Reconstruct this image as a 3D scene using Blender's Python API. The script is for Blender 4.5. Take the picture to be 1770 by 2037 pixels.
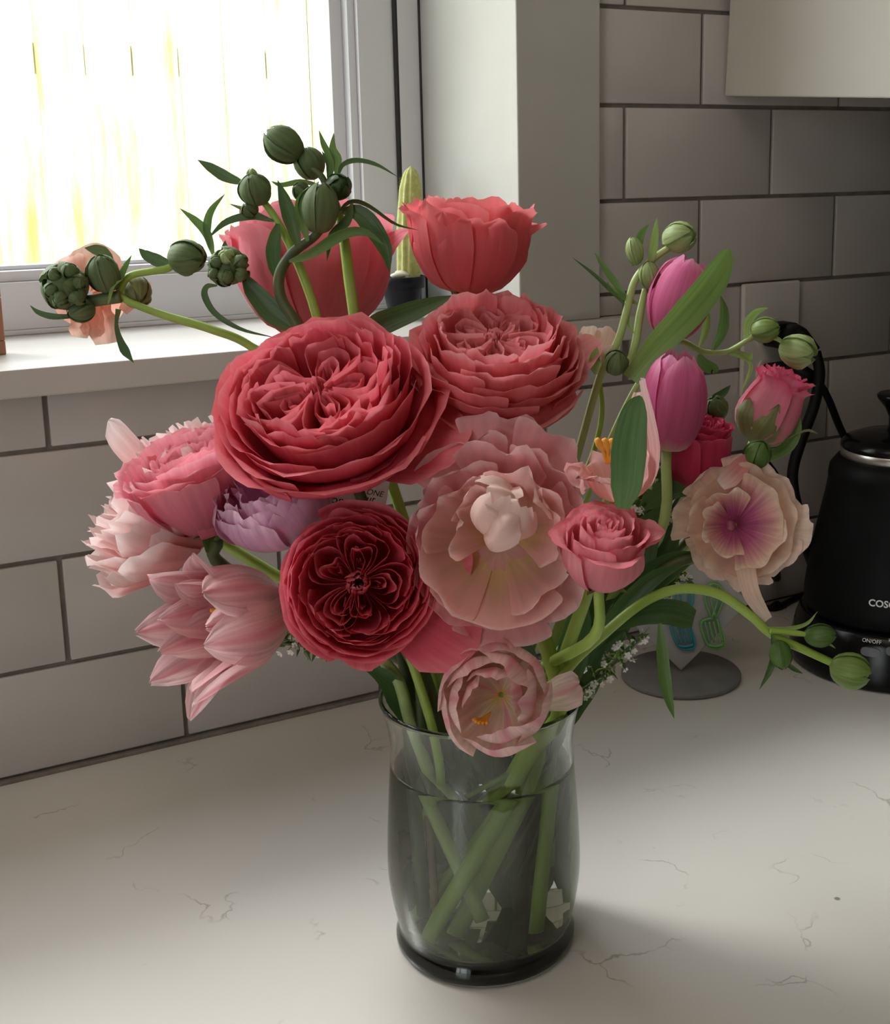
import bpy, bmesh, math, random
from mathutils import Vector, Matrix, noise

# ---------------------------------------------------------------- clear
for o in list(bpy.data.objects): bpy.data.objects.remove(o)
SC = bpy.context.scene
COL = SC.collection
PI = math.pi

# ---------------------------------------------------------------- camera
F, CX, CY, IW, IH = 2534.44, 1040.0, 860.0, 1770.0, 2037.0
CAM = Vector((-0.616972, -0.900136, 0.420875))
RX = Vector((0.86568392, -0.50042755, -0.0127917))          # right
DN = Vector((-0.11421806, -0.17257636, -0.97835149))        # image down
FW = Vector((0.48738649, 0.84840419, -0.20655444))          # forward
cd = bpy.data.cameras.new('camera'); cam = bpy.data.objects.new('camera', cd); COL.objects.link(cam)
cd.sensor_fit = 'HORIZONTAL'; cd.sensor_width = 36.0; cd.lens = F * 36.0 / IW
cd.shift_x = -(CX - IW / 2) / IW; cd.shift_y = -(IH / 2 - CY) / IW
cd.clip_start = 0.01
m = Matrix(); m.col[0][:3] = RX; m.col[1][:3] = -DN; m.col[2][:3] = -FW; m.col[3][:3] = CAM
cam.matrix_world = m; SC.camera = cam
UP, BK = -DN, -FW

# ---------------------------------------------------------------- world, lights, exposure
SC.view_settings.view_transform = 'Standard'; SC.view_settings.look = 'None'
SC.view_settings.exposure = 0.08; SC.view_settings.gamma = 1.0
SC.view_settings.use_curve_mapping = False
SC.cycles.max_bounces = 10; SC.cycles.transparent_max_bounces = 24
SC.cycles.diffuse_bounces = 5; SC.cycles.transmission_bounces = 10
SC.cycles.caustics_reflective = False
SC.cycles.sample_clamp_indirect = 8.0
w = bpy.data.worlds.new('overcast_sky'); SC.world = w; w.use_nodes = True
bg = w.node_tree.nodes['Background']; bg.inputs[0].default_value = (0.93, 0.97, 1.0, 1); bg.inputs[1].default_value = 5.2
def area(name, loc, rot, sx, sy, energy, col=(1, 1, 1), portal=False):
    l = bpy.data.lights.new(name, 'AREA'); l.shape = 'RECTANGLE'; l.size = sx; l.size_y = sy; l.energy = energy; l.color = col
    if portal: l.cycles.is_portal = True
    o = bpy.data.objects.new(name, l); COL.objects.link(o); o.location = loc; o.rotation_euler = rot
    return o
# portal in the window opening (guides the sky light), and an added warm fill light overhead, out of view
area('window_portal', (-0.70, 0.26, 0.80), (-PI / 2, 0, 0), 1.3, 1.1, 1.0, portal=True)
area('added_fill_light', (-1.0, -0.85, 1.45), (0, 0, 0), 0.9, 0.9, 3.9, (1.0, 0.85, 0.73))
area('window_portal', (-2.68, -1.75, 0.62), (0, -PI / 2, 0), 1.35, 1.05, 1.0, portal=True)  # portal for the added fill opening in the left wall
sl = bpy.data.lights.new('hazy_sun', 'SUN'); sl.energy = 1.9; sl.angle = math.radians(14); sl.color = (1.0, 0.99, 0.96)
so = bpy.data.objects.new('hazy_sun', sl); COL.objects.link(so)
SUN_DIR = Vector((-0.58, 0.85, 1.0)).normalized()            # towards the sun: behind the fence, to the left
so.rotation_euler = (SUN_DIR).to_track_quat('Z', 'Y').to_euler()

# ---------------------------------------------------------------- helpers
def ray(px, py): return FW + RX * ((px - CX) / F) + DN * ((py - CY) / F)
def W(px, py, k): return CAM + ray(px, py) * k               # point at camera depth k (metres)
def onz(px, py, z=0.0):
    d = ray(px, py); return CAM + d * ((z - CAM.z) / d.z)
def ony(px, py, y=0.0):
    d = ray(px, py); return CAM + d * ((y - CAM.y) / d.y)

def empty(name, loc, label=None, cat=None, group=None):
    o = bpy.data.objects.new(name, None); COL.objects.link(o); o.location = loc; o.empty_display_size = 0.02
    if label: tag(o, label, cat, group)
    return o
def tag(o, label=None, cat=None, group=None, kind=None):
    if label: o['label'] = label
    if cat: o['category'] = cat
    if group: o['group'] = group
    if kind: o['kind'] = kind
    return o
def origin(p):
    v = Vector((0, 0, 0))
    while p is not None: v += p.location; p = p.parent
    return v
def mk(name, verts, faces, mat, parent=None, uv=None, smooth=True, loc=None, label=None):
    """one mesh object from WORLD-space verts"""
    off = origin(parent)
    base = Vector(loc) if loc is not None else off.copy()
    me = bpy.data.meshes.new(name)
    me.from_pydata([tuple(Vector(v) - base) for v in verts], [], faces)
    if smooth: me.polygons.foreach_set('use_smooth', [True] * len(me.polygons))
    if uv is not None:
        l = me.uv_layers.new(name='UVMap')
        for i, lp in enumerate(me.loops): l.data[i].uv = uv[lp.vertex_index]
    if isinstance(mat, (list, tuple)):
        for q in mat: me.materials.append(q)
    elif mat: me.materials.append(mat)
    me.update()
    o = bpy.data.objects.new(name, me); COL.objects.link(o); o.location = base - off
    if parent is not None: o.parent = parent
    if label: o['label'] = label
    return o
def boxvf(a, b, bev=0.0, seg=2):
    bm = bmesh.new()
    bmesh.ops.create_cube(bm, size=1.0)
    for v in bm.verts:
        v.co = Vector([(a[i] + b[i]) / 2 + v.co[i] * (b[i] - a[i]) for i in range(3)])
    if bev > 0: bmesh.ops.bevel(bm, geom=list(bm.edges), offset=bev, segments=seg, affect='EDGES', profile=0.5)
    bm.verts.index_update()
    vs = [v.co.copy() for v in bm.verts]; fs = [[v.index for v in f.verts] for f in bm.faces]; bm.free()
    return vs, fs
def box(name, a, b, mat, parent=None, bev=0.0, seg=2, smooth=False, **k):
    vs, fs = boxvf(a, b, bev, seg); return mk(name, vs, fs, mat, parent, smooth=smooth, **k)
def lathevf(prof, c, n=48, caps=False):
    vs, fs = [], []
    for r, z in prof:
        for i in range(n):
            a = 2 * PI * i / n; vs.append(Vector((c[0] + r * math.cos(a), c[1] + r * math.sin(a), c[2] + z)))
    for j in range(len(prof) - 1):
        for i in range(n):
            fs.append((j * n + i, j * n + (i + 1) % n, (j + 1) * n + (i + 1) % n, (j + 1) * n + i))
    if caps:
        fs.append(tuple(reversed(range(n)))); fs.append(tuple((len(prof) - 1) * n + i for i in range(n)))
    return vs, fs
def lathe(name, prof, c, mat, parent=None, n=48, caps=False, **k):
    vs, fs = lathevf(prof, c, n, caps); return mk(name, vs, fs, mat, parent, **k)
def spline(pts, n):
    P = [Vector(p) for p in pts]
    if len(P) == 2: return [P[0].lerp(P[1], i / n) for i in range(n + 1)]
    P = [P[0] * 2 - P[1]] + P + [P[-1] * 2 - P[-2]]
    out = []; segs = len(P) - 3
    for i in range(n + 1):
        u = i / n * segs; j = min(int(u), segs - 1); t = u - j
        a, b, c, d = P[j:j + 4]
        out.append(0.5 * ((2 * b) + (c - a) * t + (2 * a - 5 * b + 4 * c - d) * t * t + (3 * b - a - 3 * c + d) * t ** 3))
    return out
def lerp(a, b, t): return a + (b - a) * t
def interp(tab, s):
    """piecewise-linear table [(s,v),...]"""
    if s <= tab[0][0]: return tab[0][1]
    for (a, x), (b, y) in zip(tab, tab[1:]):
        if s <= b: return x + (y - x) * (s - a) / max(b - a, 1e-9)
    return tab[-1][1]
def tubevf(pts, rad, n=8, steps=None, cap=True, bump=0.0, seed=0):
    S = spline(pts, steps or max(4, 4 * (len(pts) - 1)))
    vs, fs, uv = [], [], []
    up = Vector((0.31, 0.17, 0.94)); L = len(S)
    for i, p in enumerate(S):
        t = (S[min(i + 1, L - 1)] - S[max(i - 1, 0)])
        if t.length < 1e-9: t = Vector((0, 0, 1))
        t.normalize()
        x = up - t * up.dot(t)
        if x.length < 1e-3: x = Vector((1, 0, 0)) - t * t.x
        x.normalize(); up = x; y = t.cross(x)
        s = i / (L - 1); r = rad(s) if callable(rad) else (interp(rad, s) if isinstance(rad, list) else rad)
        for j in range(n):
            a = 2 * PI * j / n
            rr = r * (1 + bump * noise.noise(p * 90 + Vector((a * 3, seed, 0))))
            vs.append(p + x * (rr * math.cos(a)) + y * (rr * math.sin(a))); uv.append((j / n, s))
    for i in range(L - 1):
        for j in range(n):
            fs.append((i * n + j, i * n + (j + 1) % n, (i + 1) * n + (j + 1) % n, (i + 1) * n + j))
    if cap:
        fs.append(tuple(reversed(range(n)))); fs.append(tuple((L - 1) * n + j for j in range(n)))
    return vs, fs, uv
def tube(name, pts, rad, mat, parent=None, n=8, steps=None, bump=0.0, **k):
    vs, fs, uv = tubevf(pts, rad, n, steps, True, bump); return mk(name, vs, fs, mat, parent, uv=uv, **k)

# ---------------------------------------------------------------- materials
def mat(name, col, rough=0.5, metal=0.0, spec=0.5, trans=0.0, coat=0.0):
    m = bpy.data.materials.new(name); m.use_nodes = True
    b = m.node_tree.nodes['Principled BSDF']
    b.inputs['Base Color'].default_value = (*col, 1); b.inputs['Roughness'].default_value = rough
    b.inputs['Metallic'].default_value = metal; b.inputs['Specular IOR Level'].default_value = spec
    b.inputs['Transmission Weight'].default_value = trans; b.inputs['Coat Weight'].default_value = coat
    return m
def nodes(m):
    t = m.node_tree; return t, t.nodes, t.links, t.nodes['Principled BSDF']
def mottled(name, c1, c2, scale, rough=0.5, spec=0.5, bump=0.0, detail=4, lo=0.35, hi=0.65, bscale=None):
    m = mat(name, c1, rough, spec=spec); t, N, L, b = nodes(m)
    tc = N.new('ShaderNodeTexCoord'); nz = N.new('ShaderNodeTexNoise'); nz.inputs['Scale'].default_value = scale; nz.inputs['Detail'].default_value = detail
    L.new(tc.outputs['Object'], nz.inputs['Vector'])
    r = N.new('ShaderNodeValToRGB'); r.color_ramp.elements[0].position = lo; r.color_ramp.elements[1].position = hi
    r.color_ramp.elements[0].color = (*c1, 1); r.color_ramp.elements[1].color = (*c2, 1)
    L.new(nz.outputs['Fac'], r.inputs[0]); L.new(r.outputs[0], b.inputs['Base Color'])
    if bump:
        n2 = N.new('ShaderNodeTexNoise'); n2.inputs['Scale'].default_value = bscale or scale * 4; L.new(tc.outputs['Object'], n2.inputs['Vector'])
        bp = N.new('ShaderNodeBump'); bp.inputs['Strength'].default_value = bump; bp.inputs['Distance'].default_value = 0.002
        L.new(n2.outputs['Fac'], bp.inputs['Height']); L.new(bp.outputs[0], b.inputs['Normal'])
    return m
def petal_mat(name, stops, vein=0.25, trans=0.35, rough=0.55, streak=None, vscale=14.0):
    """colour along the petal from its base (v=0) to its rim (v=1); fine veins run along it; light glows through"""
    m = mat(name, stops[-1][1], rough, spec=0.25); t, N, L, b = nodes(m)
    uvn = N.new('ShaderNodeUVMap'); sx = N.new('ShaderNodeSeparateXYZ'); L.new(uvn.outputs[0], sx.inputs[0])
    mp = N.new('ShaderNodeMapping'); mp.inputs['Scale'].default_value = (vscale, 1.3, 1); L.new(uvn.outputs[0], mp.inputs[0])
    oi = N.new('ShaderNodeObjectInfo'); ad = N.new('ShaderNodeVectorMath'); ad.operation = 'ADD'
    L.new(mp.outputs[0], ad.inputs[0]); L.new(oi.outputs['Random'], ad.inputs[1])
    nz = N.new('ShaderNodeTexNoise'); nz.inputs['Scale'].default_value = 1.0; nz.inputs['Detail'].default_value = 3; L.new(ad.outputs[0], nz.inputs['Vector'])
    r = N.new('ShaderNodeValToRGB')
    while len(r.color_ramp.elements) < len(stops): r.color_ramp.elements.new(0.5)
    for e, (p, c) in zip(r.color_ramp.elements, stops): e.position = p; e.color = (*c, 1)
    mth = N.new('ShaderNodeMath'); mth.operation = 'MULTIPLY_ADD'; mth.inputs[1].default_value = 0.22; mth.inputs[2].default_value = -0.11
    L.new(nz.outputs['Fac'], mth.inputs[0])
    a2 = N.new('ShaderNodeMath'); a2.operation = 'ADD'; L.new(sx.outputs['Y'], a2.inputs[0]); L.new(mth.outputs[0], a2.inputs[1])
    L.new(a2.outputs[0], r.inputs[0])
    hs = N.new('ShaderNodeHueSaturation'); L.new(r.outputs[0], hs.inputs['Color'])
    vm = N.new('ShaderNodeMapRange'); vm.inputs[1].default_value = 0.3; vm.inputs[2].default_value = 0.7; vm.inputs[3].default_value = 1 - vein; vm.inputs[4].default_value = 1 + vein * 0.5
    L.new(nz.outputs['Fac'], vm.inputs[0]); L.new(vm.outputs[0], hs.inputs['Value'])
    col = hs.outputs[0]
    if streak:      # a streak of another colour along the middle of the petal
        sc, w0 = streak
        d = N.new('ShaderNodeMath'); d.operation = 'SUBTRACT'; d.inputs[1].default_value = 0.5; L.new(sx.outputs['X'], d.inputs[0])
        ab = N.new('ShaderNodeMath'); ab.operation = 'ABSOLUTE'; L.new(d.outputs[0], ab.inputs[0])
        a3 = N.new('ShaderNodeMath'); a3.operation = 'ADD'; L.new(ab.outputs[0], a3.inputs[0]); L.new(mth.outputs[0], a3.inputs[1])
        mr = N.new('ShaderNodeMapRange'); mr.inputs[1].default_value = 0.0; mr.inputs[2].default_value = w0; mr.inputs[3].default_value = 0.85; mr.inputs[4].default_value = 0.0
        L.new(a3.outputs[0], mr.inputs[0])
        mx = N.new('ShaderNodeMixRGB'); mx.inputs[2].default_value = (*sc, 1); L.new(mr.outputs[0], mx.inputs[0]); L.new(col, mx.inputs[1]); col = mx.outputs[0]
    L.new(col, b.inputs['Base Color'])
    bp = N.new('ShaderNodeBump'); bp.inputs['Strength'].default_value = 0.25; bp.inputs['Distance'].default_value = 0.001
    L.new(nz.outputs['Fac'], bp.inputs['Height']); L.new(bp.outputs[0], b.inputs['Normal'])
    tr = N.new('ShaderNodeBsdfTranslucent'); L.new(col, tr.inputs['Color'])
    ms = N.new('ShaderNodeMixShader'); ms.inputs[0].default_value = trans
    L.new(b.outputs[0], ms.inputs[1]); L.new(tr.outputs[0], ms.inputs[2])
    L.new(ms.outputs[0], N['Material Output'].inputs['Surface'])
    return m
def thin_glass(name, tint=(1, 1, 1), rough=0.0, ior=1.5):
    """clear thin wall: fresnel mirror over a straight-through sheet"""
    m = bpy.data.materials.new(name); m.use_nodes = True; t = m.node_tree; N, L = t.nodes, t.links; N.remove(N['Principled BSDF'])
    lw = N.new('ShaderNodeLayerWeight'); pw = N.new('ShaderNodeMath'); pw.operation = 'POWER'; pw.inputs[1].default_value = 5; L.new(lw.outputs['Facing'], pw.inputs[0])
    f0 = ((ior - 1) / (ior + 1)) ** 2; fr = N.new('ShaderNodeMath'); fr.operation = 'MULTIPLY_ADD'; fr.inputs[1].default_value = 1 - f0; fr.inputs[2].default_value = f0; L.new(pw.outputs[0], fr.inputs[0]); lw.inputs[0].default_value = 0.5
    gl = N.new('ShaderNodeBsdfGlossy'); gl.inputs['Roughness'].default_value = rough
    tp = N.new('ShaderNodeBsdfTransparent'); tp.inputs[0].default_value = (*tint, 1)
    ms = N.new('ShaderNodeMixShader'); L.new(fr.outputs[0], ms.inputs[0]); L.new(tp.outputs[0], ms.inputs[1]); L.new(gl.outputs[0], ms.inputs[2])
    L.new(ms.outputs[0], N['Material Output'].inputs['Surface'])
    return m

M = {}
M['grout'] = mottled('grout', (0.19, 0.165, 0.145), (0.25, 0.22, 0.195), 60, 0.9, 0.1, 0.4)
M['tile'] = mottled('white_glazed_tile', (0.50, 0.46, 0.44), (0.54, 0.505, 0.485), 9, 0.28, 0.5, 0.05, bscale=25)
M['trim'] = mottled('white_trim_paint', (0.48, 0.47, 0.44), (0.51, 0.50, 0.47), 14, 0.4, 0.4, 0.03)
M['sillwood'] = mottled('painted_sill', (0.53, 0.505, 0.475), (0.57, 0.545, 0.515), 12, 0.35, 0.4, 0.05)
M['vinyl'] = mat('white_vinyl', (0.70, 0.70, 0.74), 0.35)
M['gasket'] = mat('black_rubber_gasket', (0.02, 0.02, 0.022), 0.6)
M['wallpaint'] = mat('wall_paint', (0.62, 0.58, 0.52), 0.8)
M['ceilpaint'] = mat('ceiling_paint', (0.7, 0.68, 0.64), 0.9)
M['floor'] = mottled('oak_floor', (0.28, 0.18, 0.10), (0.38, 0.26, 0.15), 6, 0.5)
M['pane'] = thin_glass('window_pane', (0.97, 0.98, 0.97))

# ---------------------------------------------------------------- the counter: off-white quartz with thin grey-brown veins
def quartz():
    m = mat('veined_quartz', (0.74, 0.70, 0.64), 0.22, spec=0.5); t, N, L, b = nodes(m)
    tc = N.new('ShaderNodeTexCoord')
    big = N.new('ShaderNodeTexNoise'); big.inputs['Scale'].default_value = 5; L.new(tc.outputs['Object'], big.inputs['Vector'])
    r0 = N.new('ShaderNodeValToRGB'); r0.color_ramp.elements[0].color = (0.67, 0.64, 0.60, 1); r0.color_ramp.elements[1].color = (0.76, 0.735, 0.70, 1)
    L.new(big.outputs['Fac'], r0.inputs[0])
    # warped voronoi edges, broken up by a mask
    wn = N.new('ShaderNodeTexNoise'); wn.inputs['Scale'].default_value = 14; wn.inputs['Detail'].default_value = 5; L.new(tc.outputs['Object'], wn.inputs['Vector'])
    mixv = N.new('ShaderNodeMixRGB'); mixv.blend_type = 'LINEAR_LIGHT'; mixv.inputs[0].default_value = 0.07
    L.new(tc.outputs['Object'], mixv.inputs[1]); L.new(wn.outputs['Color'], mixv.inputs[2])
    vo = N.new('ShaderNodeTexVoronoi'); vo.feature = 'DISTANCE_TO_EDGE'; vo.inputs['Scale'].default_value = 10.5; L.new(mixv.outputs[0], vo.inputs['Vector'])
    mr = N.new('ShaderNodeMapRange'); mr.inputs[1].default_value = 0.0; mr.inputs[2].default_value = 0.014; mr.inputs[3].default_value = 1; mr.inputs[4].default_value = 0
    L.new(vo.outputs['Distance'], mr.inputs[0])
    mk_ = N.new('ShaderNodeTexNoise'); mk_.inputs['Scale'].default_value = 17; mk_.inputs['Detail'].default_value = 2; L.new(tc.outputs['Object'], mk_.inputs['Vector'])
    m2 = N.new('ShaderNodeMapRange'); m2.inputs[1].default_value = 0.57; m2.inputs[2].default_value = 0.66; L.new(mk_.outputs['Fac'], m2.inputs[0])
    mu = N.new('ShaderNodeMath'); mu.operation = 'MULTIPLY'; L.new(mr.outputs[0], mu.inputs[0]); L.new(m2.outputs[0], mu.inputs[1])
    mu2 = N.new('ShaderNodeMath'); mu2.operation = 'MULTIPLY'; mu2.inputs[1].default_value = 0.55; L.new(mu.outputs[0], mu2.inputs[0])
    mx = N.new('ShaderNodeMixRGB'); mx.inputs[2].default_value = (0.20, 0.165, 0.14, 1); L.new(mu2.outputs[0], mx.inputs[0]); L.new(r0.outputs[0], mx.inputs[1])
    sp = N.new('ShaderNodeTexVoronoi'); sp.inputs['Scale'].default_value = 16; L.new(tc.outputs['Object'], sp.inputs['Vector'])
    ms = N.new('ShaderNodeMapRange'); ms.inputs[1].default_value = 0.022; ms.inputs[2].default_value = 0.034; ms.inputs[3].default_value = 0.75; ms.inputs[4].default_value = 0; L.new(sp.outputs['Distance'], ms.inputs[0])
    sc_ = N.new('ShaderNodeSeparateColor'); L.new(sp.outputs['Color'], sc_.inputs[0])
    gt = N.new('ShaderNodeMath'); gt.operation = 'GREATER_THAN'; gt.inputs[1].default_value = 0.86; L.new(sc_.outputs[0], gt.inputs[0])
    mg = N.new('ShaderNodeMath'); mg.operation = 'MULTIPLY'; L.new(ms.outputs[0], mg.inputs[0]); L.new(gt.outputs[0], mg.inputs[1])
    mx2 = N.new('ShaderNodeMixRGB'); mx2.inputs[2].default_value = (0.14, 0.11, 0.09, 1); L.new(mg.outputs[0], mx2.inputs[0]); L.new(mx.outputs[0], mx2.inputs[1])
    L.new(mx2.outputs[0], b.inputs['Base Color'])
    return m
M['quartz'] = quartz()

# ---------------------------------------------------------------- room shell
WIN_L, WIN_R, SILL_Z, WIN_T = -1.30, -0.105, 0.293, 1.32
SILL_R = 0.006
def S(o): return tag(o, kind='structure')
def wallpiece(a, b): return boxvf(a, b)
def joined(name, boxes, mat_, parent=None, bev=0.0):
    vs, fs = [], []
    for a, b in boxes:
        v, f = boxvf(a, b, bev); n = len(vs); vs += v; fs += [[i + n for i in q] for q in f]
    return mk(name, vs, fs, mat_, parent, smooth=False)
TOPZ, FLZ = 1.55, -0.92
wb = S(joined('wall_back', [((-2.6, 0, FLZ), (1.6, 0.24, 0.273)), ((WIN_R + 0.004, 0, 0.273), (1.6, 0.24, TOPZ)),
                          ((-2.6, 0, 0.273), (WIN_L - 0.004, 0.24, TOPZ)), ((WIN_L - 0.004, 0, WIN_T + 0.004), (WIN_R + 0.004, 0.24, TOPZ))], M['grout']))
S(joined('wall_left', [((-2.7, -3.2, FLZ), (-2.6, 0.24, -0.05)), ((-2.7, -3.2, 1.3), (-2.6, 0.24, TOPZ)), ((-2.7, -3.2, -0.05), (-2.6, -2.30, 1.3)), ((-2.7, -1.28, -0.05), (-2.6, 0.24, 1.3))], M['wallpaint']))
S(box('wall_right', (1.6, -3.2, FLZ), (1.7, 0.24, TOPZ), M['wallpaint']))
S(box('wall_front', (-2.7, -3.3, FLZ), (1.7, -3.2, TOPZ), M['wallpaint']))
S(box('ceiling', (-2.7, -3.3, TOPZ), (1.7, 0.24, TOPZ + 0.1), M['ceilpaint']))
S(box('floor', (-2.7, -3.3, FLZ - 0.1), (1.7, 0.24, FLZ), M['floor']))

# tiles of the splashback: running bond, each a part of the wall
HP, UP_ = 0.0775, 0.07904
def zrow(v): return (7.02 - v) * HP
allowed = [(-1.55, SILL_R, 0.0, 0.2725), (SILL_R, 1.2, 0.0, 1.02), (-0.0300, SILL_R, 0.2935, 1.02)]
G = 0.0017
_tilecache = {}
rt = random.Random(4)
for v in range(-6, 7):
    z0, z1 = zrow(v + 1) + G, zrow(v) - G
    if v == 6: z0 = 0.0045
    odd = (v % 2 == 0)
    for i in range(-10, 8):
        u0 = 2 * i + (1 if odd else 0); x0, x1 = u0 * UP_ + G, (u0 + 2) * UP_ - G
        for ax0, ax1, az0, az1 in ([(-1.55, 1.2, 0, 1)] if z1 < 0.2725 else [(-0.03, 1.2, 0, 1)] if z0 > 0.2935 else allowed):
            cx0, cx1, cz0, cz1 = max(x0, ax0), min(x1, ax1), max(z0, az0), min(z1, az1)
            if cx1 - cx0 < 0.006 or cz1 - cz0 < 0.006: continue
            if cx0 > 0.62 or cz0 > 0.66 or cx1 < -0.95: continue
            key = (round(cx1 - cx0, 4), round(cz1 - cz0, 4)); d = rt.uniform(-0.0004, 0.0004)
            if key in _tilecache:
                o = bpy.data.objects.new('tile', _tilecache[key]); COL.objects.link(o)
            else:
                vs, fs = boxvf((0, -0.0030, 0), (cx1 - cx0, 0.001, cz1 - cz0), 0.0009, 2)
                o = mk('tile', vs, fs, M['tile'], None, smooth=True, loc=(0, 0, 0)); _tilecache[key] = o.data
            o.location = (cx0, d, cz0); o.parent = wb

# window 1: casing, jamb lining, sill, vinyl frame, sash, glass
jam = S(joined('trim_1', [((WIN_R - 0.003, -0.012, SILL_Z), (-0.0307, 0.0, TOPZ - 0.1))], M['trim'], bev=0.0012))
S(joined('trim_2', [((WIN_R, -0.0005, SILL_Z), (WIN_R + 0.004, 0.235, WIN_T))], M['trim']))
S(joined('trim_3', [((WIN_L - 0.004, 0.0, SILL_Z), (WIN_L, 0.165, WIN_T)), ((WIN_L, 0, WIN_T), (WIN_R, 0.165, WIN_T + 0.004)),
                    ((WIN_L - 0.08, -0.012, SILL_Z), (WIN_L + 0.003, 0, TOPZ - 0.1)), ((WIN_L, -0.012, WIN_T), (WIN_R - 0.003, 0, WIN_T + 0.08))], M['trim']))
S(box('trim_4', (WIN_L - 0.1, -0.019, 0.2735), (SILL_R, 0.168, SILL_Z), M['sillwood'], bev=0.0015))
win = tag(empty('window_1', (-0.7, 0.165, SILL_Z)), kind='structure')
YF = 0.165
x_fr0, x_sash = -0.1275, -0.1285
joined('window_frame', [((x_fr0, YF, SILL_Z), (WIN_R, YF + 0.06, WIN_T)), ((WIN_L, YF, SILL_Z), (WIN_L + 0.023, YF + 0.06, WIN_T)),
                        ((WIN_L, YF, WIN_T - 0.02), (WIN_R, YF + 0.06, WIN_T)), ((WIN_L, YF, SILL_Z), (WIN_R, YF + 0.06, SILL_Z + 0.004))], M['vinyl'], win, bev=0.001)
tube('gasket', [(WIN_R - 0.0008, YF - 0.0006, SILL_Z), (WIN_R - 0.0008, YF - 0.0006, WIN_T)], 0.0011, M['gasket'], win, n=6)
tube('gasket', [(x_sash, YF + 0.0012, SILL_Z + 0.003), (x_sash, YF + 0.0012, WIN_T)], 0.0022, M['gasket'], win, n=6)
# sash with a stepped glazing bead
def ring(name, xa, xb, za, zb, wx, wz, y0, y1, mt, bev=0.0008):
    return joined(name, [((xb - wx, y0, za), (xb, y1, zb)), ((xa, y0, za), (xa + wx, y1, zb)), ((xa + wx, y0, za), (xb - wx, y1, za + wz)), ((xa + wx, y0, zb - wz), (xb - wx, y1, zb))], mt, win, bev)
XR = x_sash - 0.0012
ring('sash', WIN_L + 0.024, XR, SILL_Z + 0.004, WIN_T - 0.02, 0.0335, 0.0375, YF + 0.003, YF + 0.05, M['vinyl'])
ring('glazing_bead', WIN_L + 0.057, XR - 0.0335, SILL_Z + 0.0415, WIN_T - 0.057, 0.007, 0.0085, YF + 0.009, YF + 0.04, M['vinyl'])
ring('glazing_bead', WIN_L + 0.064, XR - 0.0405, SILL_Z + 0.050, WIN_T - 0.065, 0.0115, 0.0035, YF + 0.021, YF + 0.04, M['vinyl'])
box('pane', (WIN_L + 0.07, YF + 0.029, SILL_Z + 0.05), (XR - 0.05, YF + 0.031, WIN_T - 0.066), M['pane'], win)

w2 = tag(empty('added_fill_window', (-2.65, -1.75, 0.0)), kind='structure')  # window added out of view in the left wall to let in fill light
box('pane', (-2.652, -2.30, -0.05), (-2.648, -1.28, 1.3), M['pane'], w2)
joined('window_frame', [((-2.68, -2.30, -0.05), (-2.30, -2.24, 1.3)), ((-2.68, -1.34, -0.05), (-2.30, -1.28, 1.3)), ((-2.68, -2.30, -0.05), (-2.30, -1.28, 0.01)), ((-2.68, -2.30, 1.24), (-2.30, -1.28, 1.3)), ((-2.67, -1.77, -0.05), (-2.63, -1.73, 1.3))], M['vinyl'], w2)
# counter top
ct = box('countertop', (-1.62, -0.66, -0.035), (0.315, -0.0005, 0.0), M['quartz'], bev=0.002)
tag(ct, 'off-white quartz countertop with thin grey veins under the vase', 'countertop')
box('sealant', (-1.6, -0.0062, -0.0002), (0.31, -0.0004, 0.0028), M['grout'], ct, bev=0.0008)
base = empty('base_cabinet', (0, -0.3, FLZ), 'cream painted base cabinet carrying the veined countertop', 'cabinet')
M['cabinet'] = mottled('cream_cabinet_paint', (0.56, 0.53, 0.46), (0.60, 0.57, 0.50), 5, 0.45, 0.4)
box('body', (-1.6, -0.62, FLZ), (0.312, -0.02, -0.035), M['cabinet'], base)

fr = empty('light_blocker', (0.72, -0.36, FLZ), 'tall dark fridge added at the right edge to cut bounced light', 'blocker')  # dark box added to block bounced light and darken the right corner
M['blocker'] = mottled('dark_blocker_steel', (0.035, 0.034, 0.034), (0.045, 0.044, 0.043), 3, 0.4)
box('body', (0.325, -0.68, FLZ + 0.02), (1.1, -0.03, 0.86), M['blocker'], fr, bev=0.006)
for a_, b_ in ((FLZ + 0.03, -0.2), (-0.19, 0.855)):
    d_ = box('door', (0.325, -0.74, a_), (1.1, -0.685, b_), M['blocker'], fr, bev=0.008)
    tube('handle', [(0.38, -0.74, b_ - 0.5), (0.38, -0.785, b_ - 0.48), (0.38, -0.785, b_ - 0.1), (0.38, -0.74, b_ - 0.08)], 0.009, M['blocker'], d_)
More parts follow.
